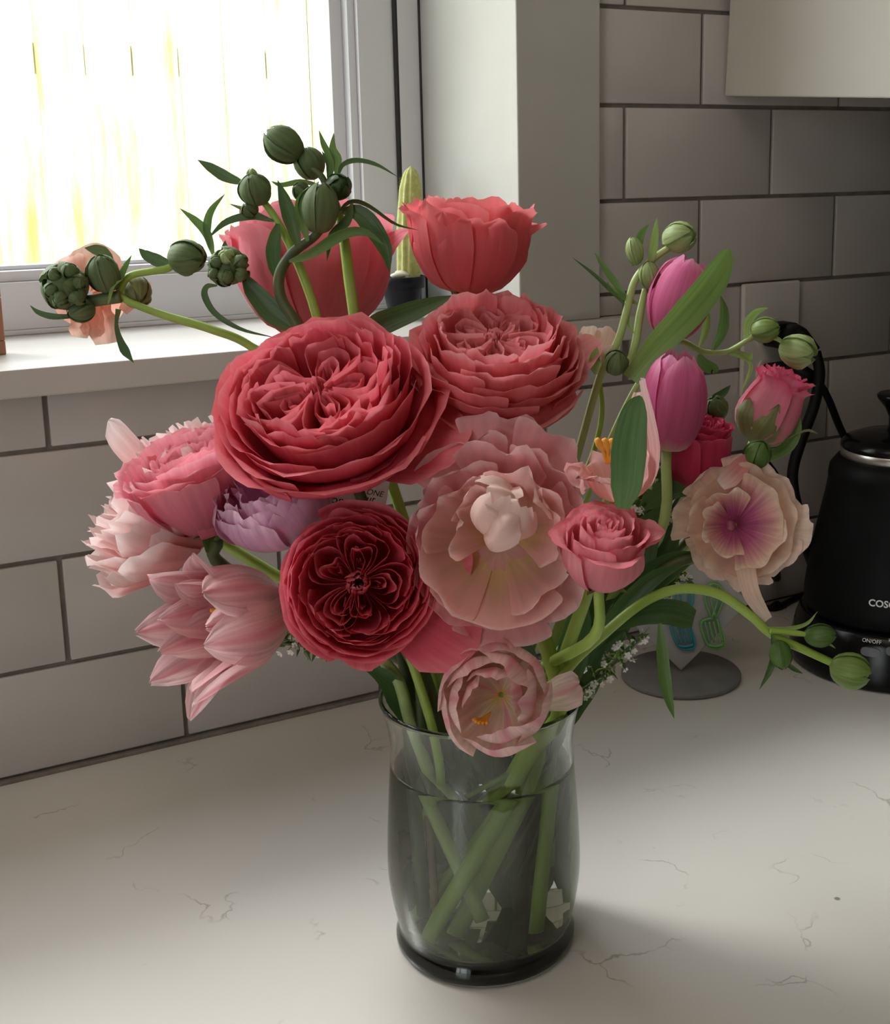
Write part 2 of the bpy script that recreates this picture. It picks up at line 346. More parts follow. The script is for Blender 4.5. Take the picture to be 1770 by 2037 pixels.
# outside: fence of boards and a strip of ground
def fence_mat():
    m = mat('pale_fence_wood', (0.7, 0.65, 0.4), 0.9, spec=0.1); t, N, L, b = nodes(m)
    tc = N.new('ShaderNodeTexCoord'); mp = N.new('ShaderNodeMapping'); mp.inputs['Scale'].default_value = (16, 1, 1.6); L.new(tc.outputs['Object'], mp.inputs[0])
    oi = N.new('ShaderNodeObjectInfo'); ad = N.new('ShaderNodeVectorMath'); ad.operation = 'ADD'; L.new(mp.outputs[0], ad.inputs[0]); L.new(oi.outputs['Random'], ad.inputs[1])
    sc = N.new('ShaderNodeVectorMath'); sc.operation = 'MULTIPLY_ADD'; sc.inputs[1].default_value = (37, 11, 23); L.new(oi.outputs['Random'], sc.inputs[0]); L.new(mp.outputs[0], sc.inputs[2])
    nz = N.new('ShaderNodeTexNoise'); nz.inputs['Scale'].default_value = 1.0; nz.inputs['Detail'].default_value = 5; nz.inputs['Roughness'].default_value = 0.6; L.new(sc.outputs[0], nz.inputs['Vector'])
    r = N.new('ShaderNodeValToRGB'); e = r.color_ramp.elements; e[0].position = 0.30; e[0].color = (0.50, 0.44, 0.13, 1); e[1].position = 0.60; e[1].color = (0.78, 0.76, 0.62, 1)
    q = e.new(0.42); q.color = (0.70, 0.66, 0.36, 1)
    L.new(nz.outputs['Fac'], r.inputs[0]); L.new(r.outputs[0], b.inputs['Base Color']); return m
M['fence'] = fence_mat()
fe = empty('garden_fence', (0, 3.2, -1.2), 'pale sunlit board fence beyond the window', 'fence')
rf = random.Random(3)
for i in range(46):
    x = -2.6 + i * 0.142
    mk('board', *boxvf((x, 3.2 + rf.uniform(-0.01, 0.01), -1.2), (x + 0.138 + rf.uniform(-.003, .003), 3.222, 1.3 + rf.uniform(-0.03, 0.03)), 0.004, 1), M['fence'], fe, smooth=False)
for z in (-0.6, 0.7):
    box('rail', (-2.7, 3.223, z), (4.0, 3.26, z + 0.09), M['fence'], fe)
M['grass'] = mottled('garden_ground', (0.25, 0.32, 0.10), (0.45, 0.42, 0.22), 4, 0.95)
S(box('ground', (-12, 0.3, -1.3), (14, 18, -1.2), M['grass']))

# ================================================================ flower toolkit
def cam_vec(a): return (RX * a[0] + UP * a[1] + BK * a[2]).normalized()
class Fl:
    """a flower head: centre, axis it faces, size; x,y,z in units of its radius"""
    def __init__(s, px, py, k, rpx, axis, spin=0.0):
        s.C = W(px, py, k); s.k = k; s.R = rpx * k / F; s.a = cam_vec(axis); s.spin = math.radians(spin)
        e = RX - s.a * RX.dot(s.a); s.e1 = e.normalized(); s.e2 = s.a.cross(s.e1)
    def P(s, x, y, z): return s.C + (s.e1 * x + s.e2 * y + s.a * z) * s.R
    def pol(s, r, th, z): th += s.spin; return s.P(r * math.cos(th), r * math.sin(th), z)
def rad(d): return d * PI / 180
def grid(ns, nt):
    return [(j * (nt + 1) + i, j * (nt + 1) + i + 1, (j + 1) * (nt + 1) + i + 1, (j + 1) * (nt + 1) + i) for j in range(ns) for i in range(nt)]
def nz3(x, y, z): return noise.noise(Vector((x, y, z)))
def prof_fn(pts):
    S_ = spline([Vector((p[0], p[1], 0)) for p in pts], 40)
    def f(s):
        u = max(0.0, min(1.0, s)) * 40; j = min(int(u), 39); return S_[j].lerp(S_[j + 1], u - j)
    return f
def cup_petal(fl, th, prof, hw, mt, parent, rnd=0.18, ov=0.05, wav=0.04, freq=2.2, seed=0.0, ns=10, nt=12, notch=0.0, name='petal', shape=None, lip=0.0):
    """petal that wraps round the axis; hw = half angle"""
    f = prof_fn(prof); vs, uv = [], []
    sh = shape or [(0, 0.75), (0.35, 0.95), (0.7, 1.0), (1, 0.92)]
    for j in range(ns + 1):
        for i in range(nt + 1):
            s, t = j / ns, 2 * i / nt - 1
            ss = s * (1 - rnd * abs(t) ** 2.6 - notch * max(0, 1 - abs(t) * 3.5) ** 2)
            q = f(ss); r, z = q.x, q.y
            n1 = nz3(t * freq + seed * 7.3, ss * 1.8, seed * 3.1); n2 = nz3(t * freq * 1.7 + seed, 5.0 + ss, seed * 1.7)
            g = ss * ss
            r = r * (1 + ov * t) + wav * n1 * g + lip * max(0, ss - 0.75) * 4 * (0.6 + n2)
            z = z + wav * 0.9 * n2 * g
            a = th + t * hw * interp(sh, ss) + 0.05 * n2 * g
            vs.append(fl.pol(max(r, 0.005), a, z)); uv.append((i / nt, s))
    return mk(name, vs, grid(ns, nt), mt, parent, uv=uv)
def blade(fl, th, prof, width, mt, parent, cup=0.35, wav=0.05, freq=2.5, seed=0.0, ns=12, nt=8, twist=0.0, name='petal', tip=0.0, label=None):
    """free petal: spine in the (r,z) plane at azimuth th, width table in radii, edges cupped inward"""
    f = prof_fn(prof); vs, uv = [], []
    c, s_ = math.cos(th), math.sin(th)
    for j in range(ns + 1):
        s = j / ns; q = f(s); q2 = f(min(1, s + 0.02)); q1 = f(max(0, s - 0.02)); tg = (q2 - q1)
        if tg.length < 1e-6: tg = Vector((0, 1, 0))
        tg.normalize(); no = Vector((tg.y, -tg.x, 0))       # outward normal
        w_ = interp(width, s)
        for i in range(nt + 1):
            t = 2 * i / nt - 1
            n1 = nz3(t * freq + seed * 5.1, s * 3.0, seed); n2 = nz3(t * freq * 2 + seed, s * 2 + 9, seed * 2.3)
            lat = w_ * t; d = -cup * w_ * t * t + wav * n1 * (0.3 + s) + 0.5 * wav * n2 * s * abs(t)
            tw = twist * s * t * w_
            r = q.x + no.x * (d + tw) + tip * n2 * s ** 3 * 0.3; z = q.y + no.y * (d + tw) + tip * n1 * s ** 4
            x = r * c - lat * s_; y = r * s_ + lat * c
            aa = fl.spin; X = x * math.cos(aa) - y * math.sin(aa); Y = x * math.sin(aa) + y * math.cos(aa)
            vs.append(fl.P(X, Y, z)); uv.append((i / nt, s))
    return mk(name, vs, grid(ns, nt), mt, parent, uv=uv, label=label)
def fold_petal(fl, th, R0, al, zb, zt, mt, parent, seed, ns=5, nt=16, lean=0.08, wig=0.035):
    """inner petal folded like a hairpin, seen from above as a looped wavy edge"""
    vs, uv = [], []
    for j in range(ns + 1):
        for i in range(nt + 1):
            s, t = j / ns, 2 * i / nt - 1
            n1 = nz3(t * 2.6 + seed, s * 0.6, seed * 2.0); n2 = nz3(t * 3.1 + seed * 3, 7.7, seed)
            r = R0 * (1 - 0.78 * abs(t) ** 3.2) + lean * s * (0.5 + 0.5 * (1 - t * t)) + wig * n1 * (0.4 + s)
            a = th + al * math.sin(t * PI / 2) * (1 + 0.12 * n2)
            z = zb + (zt + 0.06 * n2 - 0.05 * t * t) * 1.0 * s - zb * s
            vs.append(fl.pol(max(0.01, r), a, z)); uv.append((i / nt, 0.25 + 0.75 * s))
    return mk('petal', vs, grid(ns, nt), mt, parent, uv=uv)
VC = Vector((-0.3206, -0.3352, 0.0)); RIMZ = 0.143
def stem_path(base, axis, bottom=None, back=0.035, gat=None, cross=0.7):
    h = Vector((base.x - VC.x, base.y - VC.y, 0)); d = h.normalized() if h.length > 1e-4 else Vector((0, -1, 0))
    g = gat if gat is not None else VC + d * min(0.040, 0.012 + h.length * 0.25) + Vector((0, 0, RIMZ))
    gh = Vector((g.x - VC.x, g.y - VC.y, 0))
    if gh.length > 0.042 and g.z < RIMZ + 0.02: g = g + gh * (0.042 / gh.length - 1)
    b = bottom if bottom is not None else VC - d * 0.034 * cross + Vector((0, 0, 0.014))
    mid = g + (g - b).normalized() * 0.02
    return [base, base - axis * back, mid, g.lerp(b, 0.12), g.lerp(b, 0.6), b]
def stem(parent, base, axis, r, mt, bottom=None, back=0.035, gat=None, pts=None, name='stem', cross=0.7):
    return tube(name, pts or stem_path(base, axis, bottom, back, gat, cross), [(0, r * 0.85), (0.3, r), (1, r)], mt, parent, n=8, steps=26)
LANCE = [(0, 0.25), (0.15, 0.7), (0.4, 1.0), (0.7, 0.75), (0.9, 0.3), (1, 0.02)]
def leaf(parent, pts, wpx, mt, shape=LANCE, fold=0.25, hint=None, roll=0.0, name='leaf', ns=14, label=None, wave=0.0):
    P = spline([W(*p) for p in pts], ns); k = pts[0][2]; hw = wpx * k / F / 2
    vs, uv = [], []; hint = hint or BK
    for j, p in enumerate(P):
        t = (P[min(j + 1, ns)] - P[max(j - 1, 0)]).normalized()
        x = t.cross(hint)
        if x.length < 1e-3: x = RX.copy()
        x.normalize(); nn = x.cross(t)
        a = rad(roll); x, nn = x * math.cos(a) + nn * math.sin(a), nn * math.cos(a) - x * math.sin(a)
        w_ = hw * interp(shape, j / ns)
        for i in range(5):
            u = i / 2 - 1
            vs.append(p + x * (w_ * u) + nn * (fold * w_ * abs(u) + wave * hw * math.sin(j * 1.3) * u)); uv.append((i / 4, j / ns))
    return mk(name, vs, grid(ns, 4), mt, parent, uv=uv, label=label)
def bud(parent, px, py, k, rpx, axis, mt, n=5, long=1.15, opened=0.0, seed=0, core=None, name='bud'):
    """closed bud: a core wrapped in overlapping sepals"""
    fl = Fl(px, py, k, rpx, axis, 20 + 37 * seed)
    pr = [(0.06, -1.0), (0.55, -0.82), (0.86, -0.35), (0.9, 0.2), (0.6, 0.75), (0.1, 1.0)]
    vs, uv = [], []; f = prof_fn([(r, z * long) for r, z in pr]); NS, NT = 10, 14
    for j in range(NS + 1):
        for i in range(NT):
            q = f(j / NS); vs.append(fl.pol(q.x * 0.93, 2 * PI * i / NT, q.y * 0.97)); uv.append((i / NT, j / NS))
    fs = [(j * NT + i, j * NT + (i + 1) % NT, (j + 1) * NT + (i + 1) % NT, (j + 1) * NT + i) for j in range(NS) for i in range(NT)]
    fs += [tuple(reversed(range(NT))), tuple(NS * NT + i for i in range(NT))]
    b = mk(name, vs, fs, core or mt, parent, uv=uv)
    for i in range(n):
        o = 0.02 + 0.05 * (i % 2)
        cup_petal(fl, 2 * PI * i / n, [(0.1, -1.02 * long), (0.6 + o, -0.8 * long), (0.93 + o, -0.3 * long), (0.98 + o + opened * .2, 0.25 * long), (0.66 + o + opened * 0.5, 0.78 * long), (0.16 + o + opened, 1.06 * long)],
                  rad(46), mt, b, rnd=0.3, ov=0.07, wav=0.07, seed=seed + i * 1.7, ns=8, nt=6, name='sepal',
                  shape=[(0, 1.0), (0.4, 1.0), (0.7, 0.85), (0.9, 0.8), (1, 0.7)])
    return b

# ---------------------------------------------------------------- flower materials
coral = petal_mat('coral_rose_petal', [(0.0, (0.75, 0.14, 0.13)), (0.35, (0.70, 0.075, 0.125)), (0.75, (0.82, 0.145, 0.20)), (1.0, (0.89, 0.29, 0.33))], 0.07, 0.34)
coralB = petal_mat('lit_coral_rose_petal', [(0.0, (0.72, 0.10, 0.11)), (0.35, (0.80, 0.15, 0.17)), (0.75, (0.87, 0.26, 0.29)), (1.0, (0.92, 0.42, 0.43))], 0.07, 0.4)  # lighter copy of the coral: window light from above put into the colour
coralE = petal_mat('deep_coral_rose_petal', [(0.0, (0.76, 0.14, 0.16)), (0.35, (0.76, 0.10, 0.155)), (0.75, (0.80, 0.12, 0.185)), (1.0, (0.88, 0.25, 0.30))], 0.07, 0.42)
coralC = petal_mat('bright_coral_rose_petal', [(0.0, (0.85, 0.22, 0.20)), (0.5, (0.86, 0.17, 0.19)), (1.0, (0.90, 0.27, 0.29))], 0.07, 0.4)
pinkD = petal_mat('rose_pink_petal', [(0.0, (0.70, 0.14, 0.16)), (0.5, (0.80, 0.20, 0.26)), (1.0, (0.88, 0.34, 0.40))], 0.07, 0.4)
pinkF = petal_mat('mid_pink_rose_petal', [(0.0, (0.66, 0.20, 0.25)), (0.5, (0.82, 0.24, 0.33)), (1.0, (0.92, 0.42, 0.48))], 0.08, 0.36)
lilac = petal_mat('lilac_petal', [(0.0, (0.84, 0.74, 0.70)), (0.25, (0.84, 0.52, 0.68)), (0.75, (0.80, 0.42, 0.63)), (1.0, (0.88, 0.60, 0.74))], 0.2, 0.3)
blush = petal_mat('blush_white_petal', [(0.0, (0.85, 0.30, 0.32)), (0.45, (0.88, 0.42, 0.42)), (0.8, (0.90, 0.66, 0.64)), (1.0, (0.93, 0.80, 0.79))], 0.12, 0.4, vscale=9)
tulI = petal_mat('striped_pink_tulip_petal', [(0.0, (0.88, 0.80, 0.68)), (0.3, (0.86, 0.62, 0.60)), (0.7, (0.88, 0.50, 0.53)), (1.0, (0.93, 0.66, 0.68))], 0.25, 0.38, streak=((0.82, 0.32, 0.38), 0.22))
tulJ = petal_mat('pale_pink_tulip_petal', [(0.0, (0.74, 0.50, 0.12)), (0.28, (0.84, 0.62, 0.34)), (0.5, (0.88, 0.55, 0.49)), (0.8, (0.90, 0.52, 0.50)), (1.0, (0.93, 0.66, 0.63))], 0.12, 0.34, vscale=8)
tulJo = petal_mat('pink_ruffled_petal', [(0.0, (0.88, 0.60, 0.45)), (0.3, (0.86, 0.40, 0.42)), (0.75, (0.90, 0.45, 0.48)), (1.0, (0.93, 0.66, 0.67))], 0.14, 0.36, vscale=8)
tulK = petal_mat('cream_pink_tulip_petal', [(0.0, (0.78, 0.52, 0.12)), (0.25, (0.88, 0.76, 0.58)), (0.6, (0.90, 0.66, 0.60)), (1.0, (0.92, 0.64, 0.63))], 0.2, 0.32, streak=((0.84, 0.36, 0.44), 0.16))
tulJi = petal_mat('blush_inner_petal', [(0.0, (0.84, 0.60, 0.40)), (0.4, (0.89, 0.60, 0.54)), (1.0, (0.92, 0.70, 0.66))], 0.1, 0.32, vscale=6)
magenta = petal_mat('magenta_tulip_petal', [(0.0, (0.80, 0.72, 0.45)), (0.16, (0.82, 0.60, 0.50)), (0.3, (0.76, 0.17, 0.37)), (0.8, (0.82, 0.19, 0.42)), (1.0, (0.90, 0.38, 0.58))], 0.12, 0.36)
tulO = petal_mat('shell_pink_tulip_petal', [(0.0, (0.85, 0.64, 0.28)), (0.25, (0.88, 0.54, 0.48)), (0.7, (0.90, 0.50, 0.50)), (1.0, (0.93, 0.68, 0.66))], 0.12, 0.42)
spray = petal_mat('pink_spray_rose_petal', [(0.0, (0.80, 0.34, 0.34)), (0.5, (0.86, 0.30, 0.36)), (0.85, (0.88, 0.36, 0.41)), (1.0, (0.88, 0.22, 0.30))], 0.12, 0.34)
sprayP = petal_mat('vivid_pink_spray_rose_petal', [(0.0, (0.90, 0.48, 0.36)), (0.4, (0.90, 0.34, 0.42)), (0.85, (0.90, 0.26, 0.40)), (1.0, (0.88, 0.14, 0.28))], 0.12, 0.4)
sprayQ = petal_mat('crimson_spray_rose_petal', [(0.0, (0.62, 0.08, 0.14)), (0.6, (0.72, 0.05, 0.15)), (1.0, (0.85, 0.13, 0.26))], 0.12, 0.3)
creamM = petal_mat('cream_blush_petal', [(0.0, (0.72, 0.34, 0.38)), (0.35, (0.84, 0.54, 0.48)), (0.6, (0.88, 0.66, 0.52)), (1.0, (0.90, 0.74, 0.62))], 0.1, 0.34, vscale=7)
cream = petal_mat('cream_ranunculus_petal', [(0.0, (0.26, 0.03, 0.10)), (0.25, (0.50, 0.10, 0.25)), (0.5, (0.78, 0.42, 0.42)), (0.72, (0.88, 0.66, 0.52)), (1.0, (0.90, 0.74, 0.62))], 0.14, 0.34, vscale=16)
creamO = petal_mat('cream_outer_petal', [(0.0, (0.85, 0.62, 0.50)), (0.5, (0.88, 0.66, 0.53)), (1.0, (0.90, 0.74, 0.66))], 0.12, 0.36)
peach = petal_mat('peach_ranunculus_petal', [(0.0, (0.86, 0.42, 0.30)), (0.6, (0.88, 0.48, 0.38)), (1.0, (0.90, 0.60, 0.50))], 0.1, 0.45)
def leaf_mat(name, c1, c2, rough=0.42, trans=0.25):
    m = petal_mat(name, [(0.0, c2), (0.4, c1), (1.0, c1)], 0.25, trans, rough, vscale=9); m.node_tree.nodes['Principled BSDF'].inputs['Specular IOR Level'].default_value = 0.5; return m
G_dark = leaf_mat('dark_green_leaf', (0.055, 0.12, 0.03), (0.09, 0.16, 0.04), 0.4, 0.2)
G_mid = leaf_mat('green_leaf', (0.12, 0.23, 0.05), (0.17, 0.28, 0.08), 0.42, 0.28)
G_lit = leaf_mat('lit_green_leaf', (0.30, 0.44, 0.12), (0.38, 0.48, 0.18), 0.42, 0.35)  # lit copy of the leaf green, the light is put into the colour
G_bud = leaf_mat('grey_green_sepal', (0.13, 0.19, 0.07), (0.17, 0.22, 0.09), 0.6, 0.12)
G_budL = leaf_mat('pale_green_sepal', (0.42, 0.54, 0.22), (0.32, 0.46, 0.14), 0.5, 0.25)
G_olive = leaf_mat('olive_sepal', (0.26, 0.27, 0.10), (0.34, 0.34, 0.16), 0.5, 0.25)
G_stripe = leaf_mat('striped_tulip_leaf', (0.20, 0.34, 0.08), (0.26, 0.40, 0.12), 0.4, 0.3)
G_tulip = leaf_mat('blue_green_tulip_leaf', (0.10, 0.21, 0.07), (0.15, 0.27, 0.10), 0.45, 0.22)
ST_g = mottled('green_stem', (0.28, 0.43, 0.055), (0.36, 0.50, 0.10), 40, 0.45)
ST_l = mottled('pale_green_stem', (0.34, 0.46, 0.15), (0.42, 0.54, 0.20), 40, 0.45)
ST_d = mottled('dark_green_stem', (0.05, 0.08, 0.025), (0.10, 0.12, 0.04), 40, 0.5)
ST_b = mottled('brown_woody_stem', (0.13, 0.075, 0.045), (0.22, 0.15, 0.08), 40, 0.6)
STAM = mottled('orange_stamen', (0.75, 0.30, 0.03), (0.85, 0.42, 0.06), 90, 0.7)

# ---------------------------------------------------------------- vase and water
VASE = empty('glass_vase', VC, 'clear hourglass glass vase with heavy foot holding the bouquet in water', 'vase')

def solid_glass(name, col, ior=1.5, rough=0.0):
    m = bpy.data.materials.new(name); m.use_nodes = True; t = m.node_tree; N, L = t.nodes, t.links; N.remove(N['Principled BSDF'])
    g = N.new('ShaderNodeBsdfGlass'); g.inputs['Color'].default_value = (*col, 1); g.inputs['IOR'].default_value = ior; g.inputs['Roughness'].default_value = rough
    L.new(g.outputs[0], N['Material Output'].inputs['Surface']); return m
M['glass'] = None
M['footglass'] = solid_glass('thick_foot_glass', (0.93, 0.96, 0.93))
M['glass'] = solid_glass('clear_vase_glass', (0.97, 0.985, 0.97))
wall_prof = [(0.0478, 0.0135), (0.0490, 0.019), (0.0510, 0.029), (0.0524, 0.040), (0.0528, 0.050), (0.0524, 0.064), (0.0514, 0.082), (0.0503, 0.098), (0.0494, 0.110), (0.0491, 0.117), (0.0496, 0.124), (0.0510, 0.132), (0.0528, 0.139), (0.0540, RIMZ)]
S_ = spline([(r, z, 0) for r, z in wall_prof], 52); wp = [(p.x, p.y) for p in S_]
TH = 0.0022
lathe('wall', wp + [(0.0538, RIMZ + 0.0012), (0.0528, RIMZ + 0.0016), (0.0520, RIMZ + 0.0008)] + [(r - TH, z) for r, z in reversed(wp)], VC, M['glass'], VASE, 72)
lathe('rim', [(0.0532 + 0.0012 * math.cos(a), RIMZ + 0.0008 + 0.0014 * math.sin(a)) for a in [2 * PI * i / 10 for i in range(11)]], VC, M['footglass'], VASE, 72)
foot = [(0.0005, 0.0), (0.044, 0.0), (0.0475, 0.001), (0.0494, 0.0038), (0.0494, 0.0075), (0.0478, 0.0108), (0.0472, 0.0125), (0.0478, 0.0134), (0.0456, 0.0150), (0.040, 0.0125), (0.02, 0.0115), (0.0005, 0.0113)]
lathe('foot', foot, VC, M['footglass'], VASE, 72)
M['water'] = solid_glass('vase_water_body', (0.93, 0.945, 0.89), 1.33)
WZ = 0.107
inner = [(r - TH + 0.0003, z) for r, z in wp if z < WZ]
wat = lathe('vase_water', [(0.0005, 0.0150)] + [(0.045, 0.0152)] + inner[1:] + [(inner[-1][0], WZ), (inner[-1][0] - 0.002, WZ - 0.0008), (0.0005, WZ - 0.0008)], VC, M['water'], None, 72, loc=VC)
tag(wat, 'clear water filling three quarters of the glass vase', 'water')
def inv(px, py, k, rmax=0.041):                     # a point inside the vase
    p = W(px, py, k); h = Vector((p.x - VC.x, p.y - VC.y, 0)); r = h.length
    if r > rmax: p = p + h * (rmax / r - 1)
    p.z = max(p.z, 0.0175); return p

# ================================================================ roses
def garden_rose(fl, root, mt, seed, rings, Q=5, K=5, Rin=0.52, wig=0.04, zin=0.12, depth=0.72, guards=()):
    rr = random.Random(seed)
    for gi, (th, L, hw, dz, wv) in enumerate(guards):            # big loose outer petals
        cup_petal(fl, rad(th), [(0.1, -depth), (0.5, -depth * 0.95), (0.5 + 0.35 * L, -depth * 0.75 + 0.3 * dz), (0.6 + 0.6 * L, -depth * 0.5 + 0.7 * dz), (0.65 + 0.85 * L, -depth * 0.35 + dz)],
                  rad(hw), mt, root, rnd=0.22, ov=0.03, wav=wv, seed=seed + gi * 2.2, shape=[(0, 1.1), (0.5, 1.0), (0.8, 0.85), (1, 0.6)], freq=1.6)
    for ri, (r, zt, n, hw, wv, lip) in enumerate(rings):
        off = rr.uniform(0, 6.28)
        for i in range(n):
            r2, z2 = r * rr.uniform(0.96, 1.04), zt + rr.uniform(-0.06, 0.06)
            th = off + 2 * PI * (i + rr.uniform(-0.15, 0.15)) / n
            pr = [(0.06 * r, -depth), (0.48 * r2, -depth * 0.88), (0.82 * r2, -depth * 0.45), (0.95 * r2, z2 - 0.22), (1.0 * r2, z2 - 0.05), (r2 * (1.0 + lip), z2 + 0.03 - lip * 0.25)]
            cup_petal(fl, th, pr, rad(hw * rr.uniform(0.9, 1.12)), mt, root, rnd=rr.uniform(0.10, 0.2), ov=0.055, wav=wv, seed=seed * 3 + ri * 9.1 + i * 1.37, freq=2.2, notch=0.05 * rr.random())
    if K:
        off = rr.uniform(0, 6.28); heart_petals(fl, root, mt, seed, 0.16, zin - 0.05, depth); heart_petals(fl, root, mt, seed + 0.6, 0.09, zin - 0.03, depth)
        for q in range(Q):
            th0 = off + 2 * PI * q / Q + rr.uniform(-0.28, 0.28); zq = rr.uniform(-0.05, 0.05)
            for k_ in range(K):
                u = (k_ + 1) / K; R0 = (0.14 + (Rin - 0.14) * u) * rr.uniform(0.86, 1.12)
                al = (PI / Q) * (0.12 + 0.98 * u) * rr.uniform(0.9, 1.1)
                fold_petal(fl, th0 + rr.uniform(-0.06, 0.06), R0, al, -0.35, zq + zin - 0.10 * (1 - u) + rr.uniform(-0.06, 0.05), mt, root, seed * 5.3 + q * 3.7 + k_ * 1.9, wig=wig)
def heart_petals(fl, root, mt, seed, r, zt, depth=0.7):
    for i in range(5):
        cup_petal(fl, i * 1.26 + seed, [(0.02, -depth), (0.5 * r, -depth * 0.7), (r, -0.1), (r * (0.9 - 0.1 * i % 2), zt - 0.04 * i)], rad(58), mt, root, rnd=0.2, ov=0.15, wav=0.08, seed=seed * 3 + i)
def sepals(fl, root, mt, n=5, depth=0.74, L=0.5, w=0.16, seed=0, droop=0.0):
    for i in range(n):
        th = 2 * PI * i / n + 0.3 + seed
        blade(fl, th, [(0.03, -depth - 0.1), (0.16, -depth - 0.06), (0.32, -depth + 0.08 - droop), (0.32 + L * 0.4, -depth + 0.2 - droop * 2.5)], [(0, 0.5 * w), (0.3, w), (0.7, 0.6 * w), (1, 0.02)], mt, root, cup=0.2, wav=0.04, seed=seed + i, name='sepal', ns=7, nt=4)
    vs, fs, uv = tubevf([fl.P(0, 0, -depth - 0.22), fl.P(0, 0, -depth - 0.1), fl.P(0, 0, -depth - 0.03)], [(0, 0.05 * fl.R), (0.6, 0.13 * fl.R), (1, 0.13 * fl.R)], 10, 8)
    mk('calyx', vs, fs, mt, root, uv=uv)
def rose_thing(name, fl, label, cat='rose'):
    return empty(name, fl.C - fl.a * fl.R * 0.8, label, cat)

# A: the biggest rose
A = Fl(640, 789, 0.625, 207, (-0.13, 0.67, 0.73), 10)
rA = rose_thing('garden_rose', A, 'largest open coral pink garden rose, front of the bouquet left of centre')
garden_rose(A, rA, coral, 2, [(1.02, -0.14, 5, 54, 0.10, 0.10), (0.97, 0.02, 5, 50, 0.10, 0.07), (0.91, 0.13, 5, 46, 0.09, 0.04), (0.83, 0.21, 6, 38, 0.09, 0.02), (0.74, 0.25, 6, 34, 0.10, 0.0), (0.65, 0.25, 7, 28, 0.11, 0.0)], Q=5, K=4, Rin=0.56, wig=0.085, zin=0.20, depth=0.78,
            guards=[(-28, 0.9, 30, -0.15, 0.05), (-75, 0.35, 40, 0.0, 0.06), (-130, 0.42, 34, 0.0, 0.07)])
sepals(A, rA, G_dark, seed=1)
stem(rA, A.P(0, 0, -0.9), A.a, 0.0036, ST_d, inv(830, 1790, 0.70), gat=W(800, 1400, 0.695))
# B: the rose beside it, upper right
B = Fl(985, 690, 0.655, 160, (0.03, 0.80, 0.60), 50)
rB = rose_thing('garden_rose', B, 'coral garden rose with ruffled heart, coloured lighter for window light, right of the largest rose')
garden_rose(B, rB, coralB, 7, [(1.04, -0.40, 5, 50, 0.10, 0.12), (1.04, -0.14, 5, 48, 0.10, 0.10), (1.0, 0.06, 6, 42, 0.10, 0.07), (0.92, 0.20, 6, 40, 0.10, 0.04), (0.80, 0.30, 7, 33, 0.11, 0.02), (0.68, 0.34, 7, 30, 0.11, 0.0)], Q=6, K=4, Rin=0.58, wig=0.08, zin=0.24, depth=0.98,
            guards=[(-30, 0.95, 26, 0.15, 0.06), (-152, 0.75, 40, -0.55, 0.05), (-80, 0.30, 42, -0.1, 0.08)])
sepals(B, rB, G_dark, seed=2, depth=0.95)
stem(rB, B.P(0, 0, -1.1), B.a, 0.0035, ST_d, inv(1010, 1800, 0.725), gat=W(985, 1400, 0.70))
# C: top rose, seen from the side against the window jamb
Cc = Fl(935, 468, 0.70, 118, (0.08, 0.96, 0.12), 15)
rC = rose_thing('garden_rose', Cc, 'bright coral cupped rose at the top, seen from the side before the window jamb')
rr = random.Random(12)
for i, (th, zt, lip, hw) in enumerate([(-95, 0.25, 0.16, 42), (-40, 0.45, 0.10, 38), (15, 0.30, 0.32, 32), (70, 0.5, 0.1, 42), (130, 0.5, 0.1, 42), (180, 0.35, 0.20, 36), (-140, 0.42, 0.12, 40)]):
    cup_petal(Cc, rad(th), [(0.1, -1.0), (0.55, -0.85), (0.88, -0.42), (0.98, 0.0), (1.0, zt - 0.1), (1.02 + lip, zt + 0.02)], rad(hw), coralC, rC, rnd=0.28, ov=0.06, wav=0.16, freq=1.5, seed=i * 3.3 + 1, shape=[(0, 1.1), (0.5, 1.05), (0.8, 0.9), (1, 0.6)])
for ri, (r, zt, n, hw) in enumerate([(0.88, 0.52, 4, 54), (0.74, 0.60, 4, 52), (0.55, 0.56, 4, 46), (0.36, 0.5, 4, 50)]):
    for i in range(n):
        cup_petal(Cc, 2 * PI * (i + 0.5 * ri) / n + 0.7, [(0.06, -0.95), (0.5 * r, -0.8), (0.92 * r, -0.35), (r, 0.1), (r * 0.96, zt - 0.12), (r * 1.0, zt)], rad(hw), coralC, rC, rnd=0.26, ov=0.08, wav=0.14, freq=1.5, seed=ri * 7 + i * 1.9)
for i, (th, zt, rt_, w_) in enumerate([(8, 0.62, 1.12, 0.36), (-18, 0.28, 1.26, 0.42), (172, 0.42, 1.15, 0.40), (-125, 0.30, 1.22, 0.46)]):
    blade(Cc, rad(th), [(0.1, -1.0), (0.6, -0.85), (0.96, -0.35), (0.98, 0.0), (rt_, zt)], [(0, 0.15), (0.3, w_ * 0.9), (0.6, w_ * 1.1), (0.82, w_ * 0.7), (0.94, w_ * 0.32), (1, 0.03)], coralC, rC, cup=0.55, wav=0.07, seed=i * 3.3 + 20, tip=0.1)
sepals(Cc, rC, G_mid, depth=1.0, seed=3)
stem(rC, Cc.P(0, 0, -1.2), Cc.a, 0.0034, ST_g, inv(1116, 1780, 0.735), gat=W(1000, 1400, 0.715))
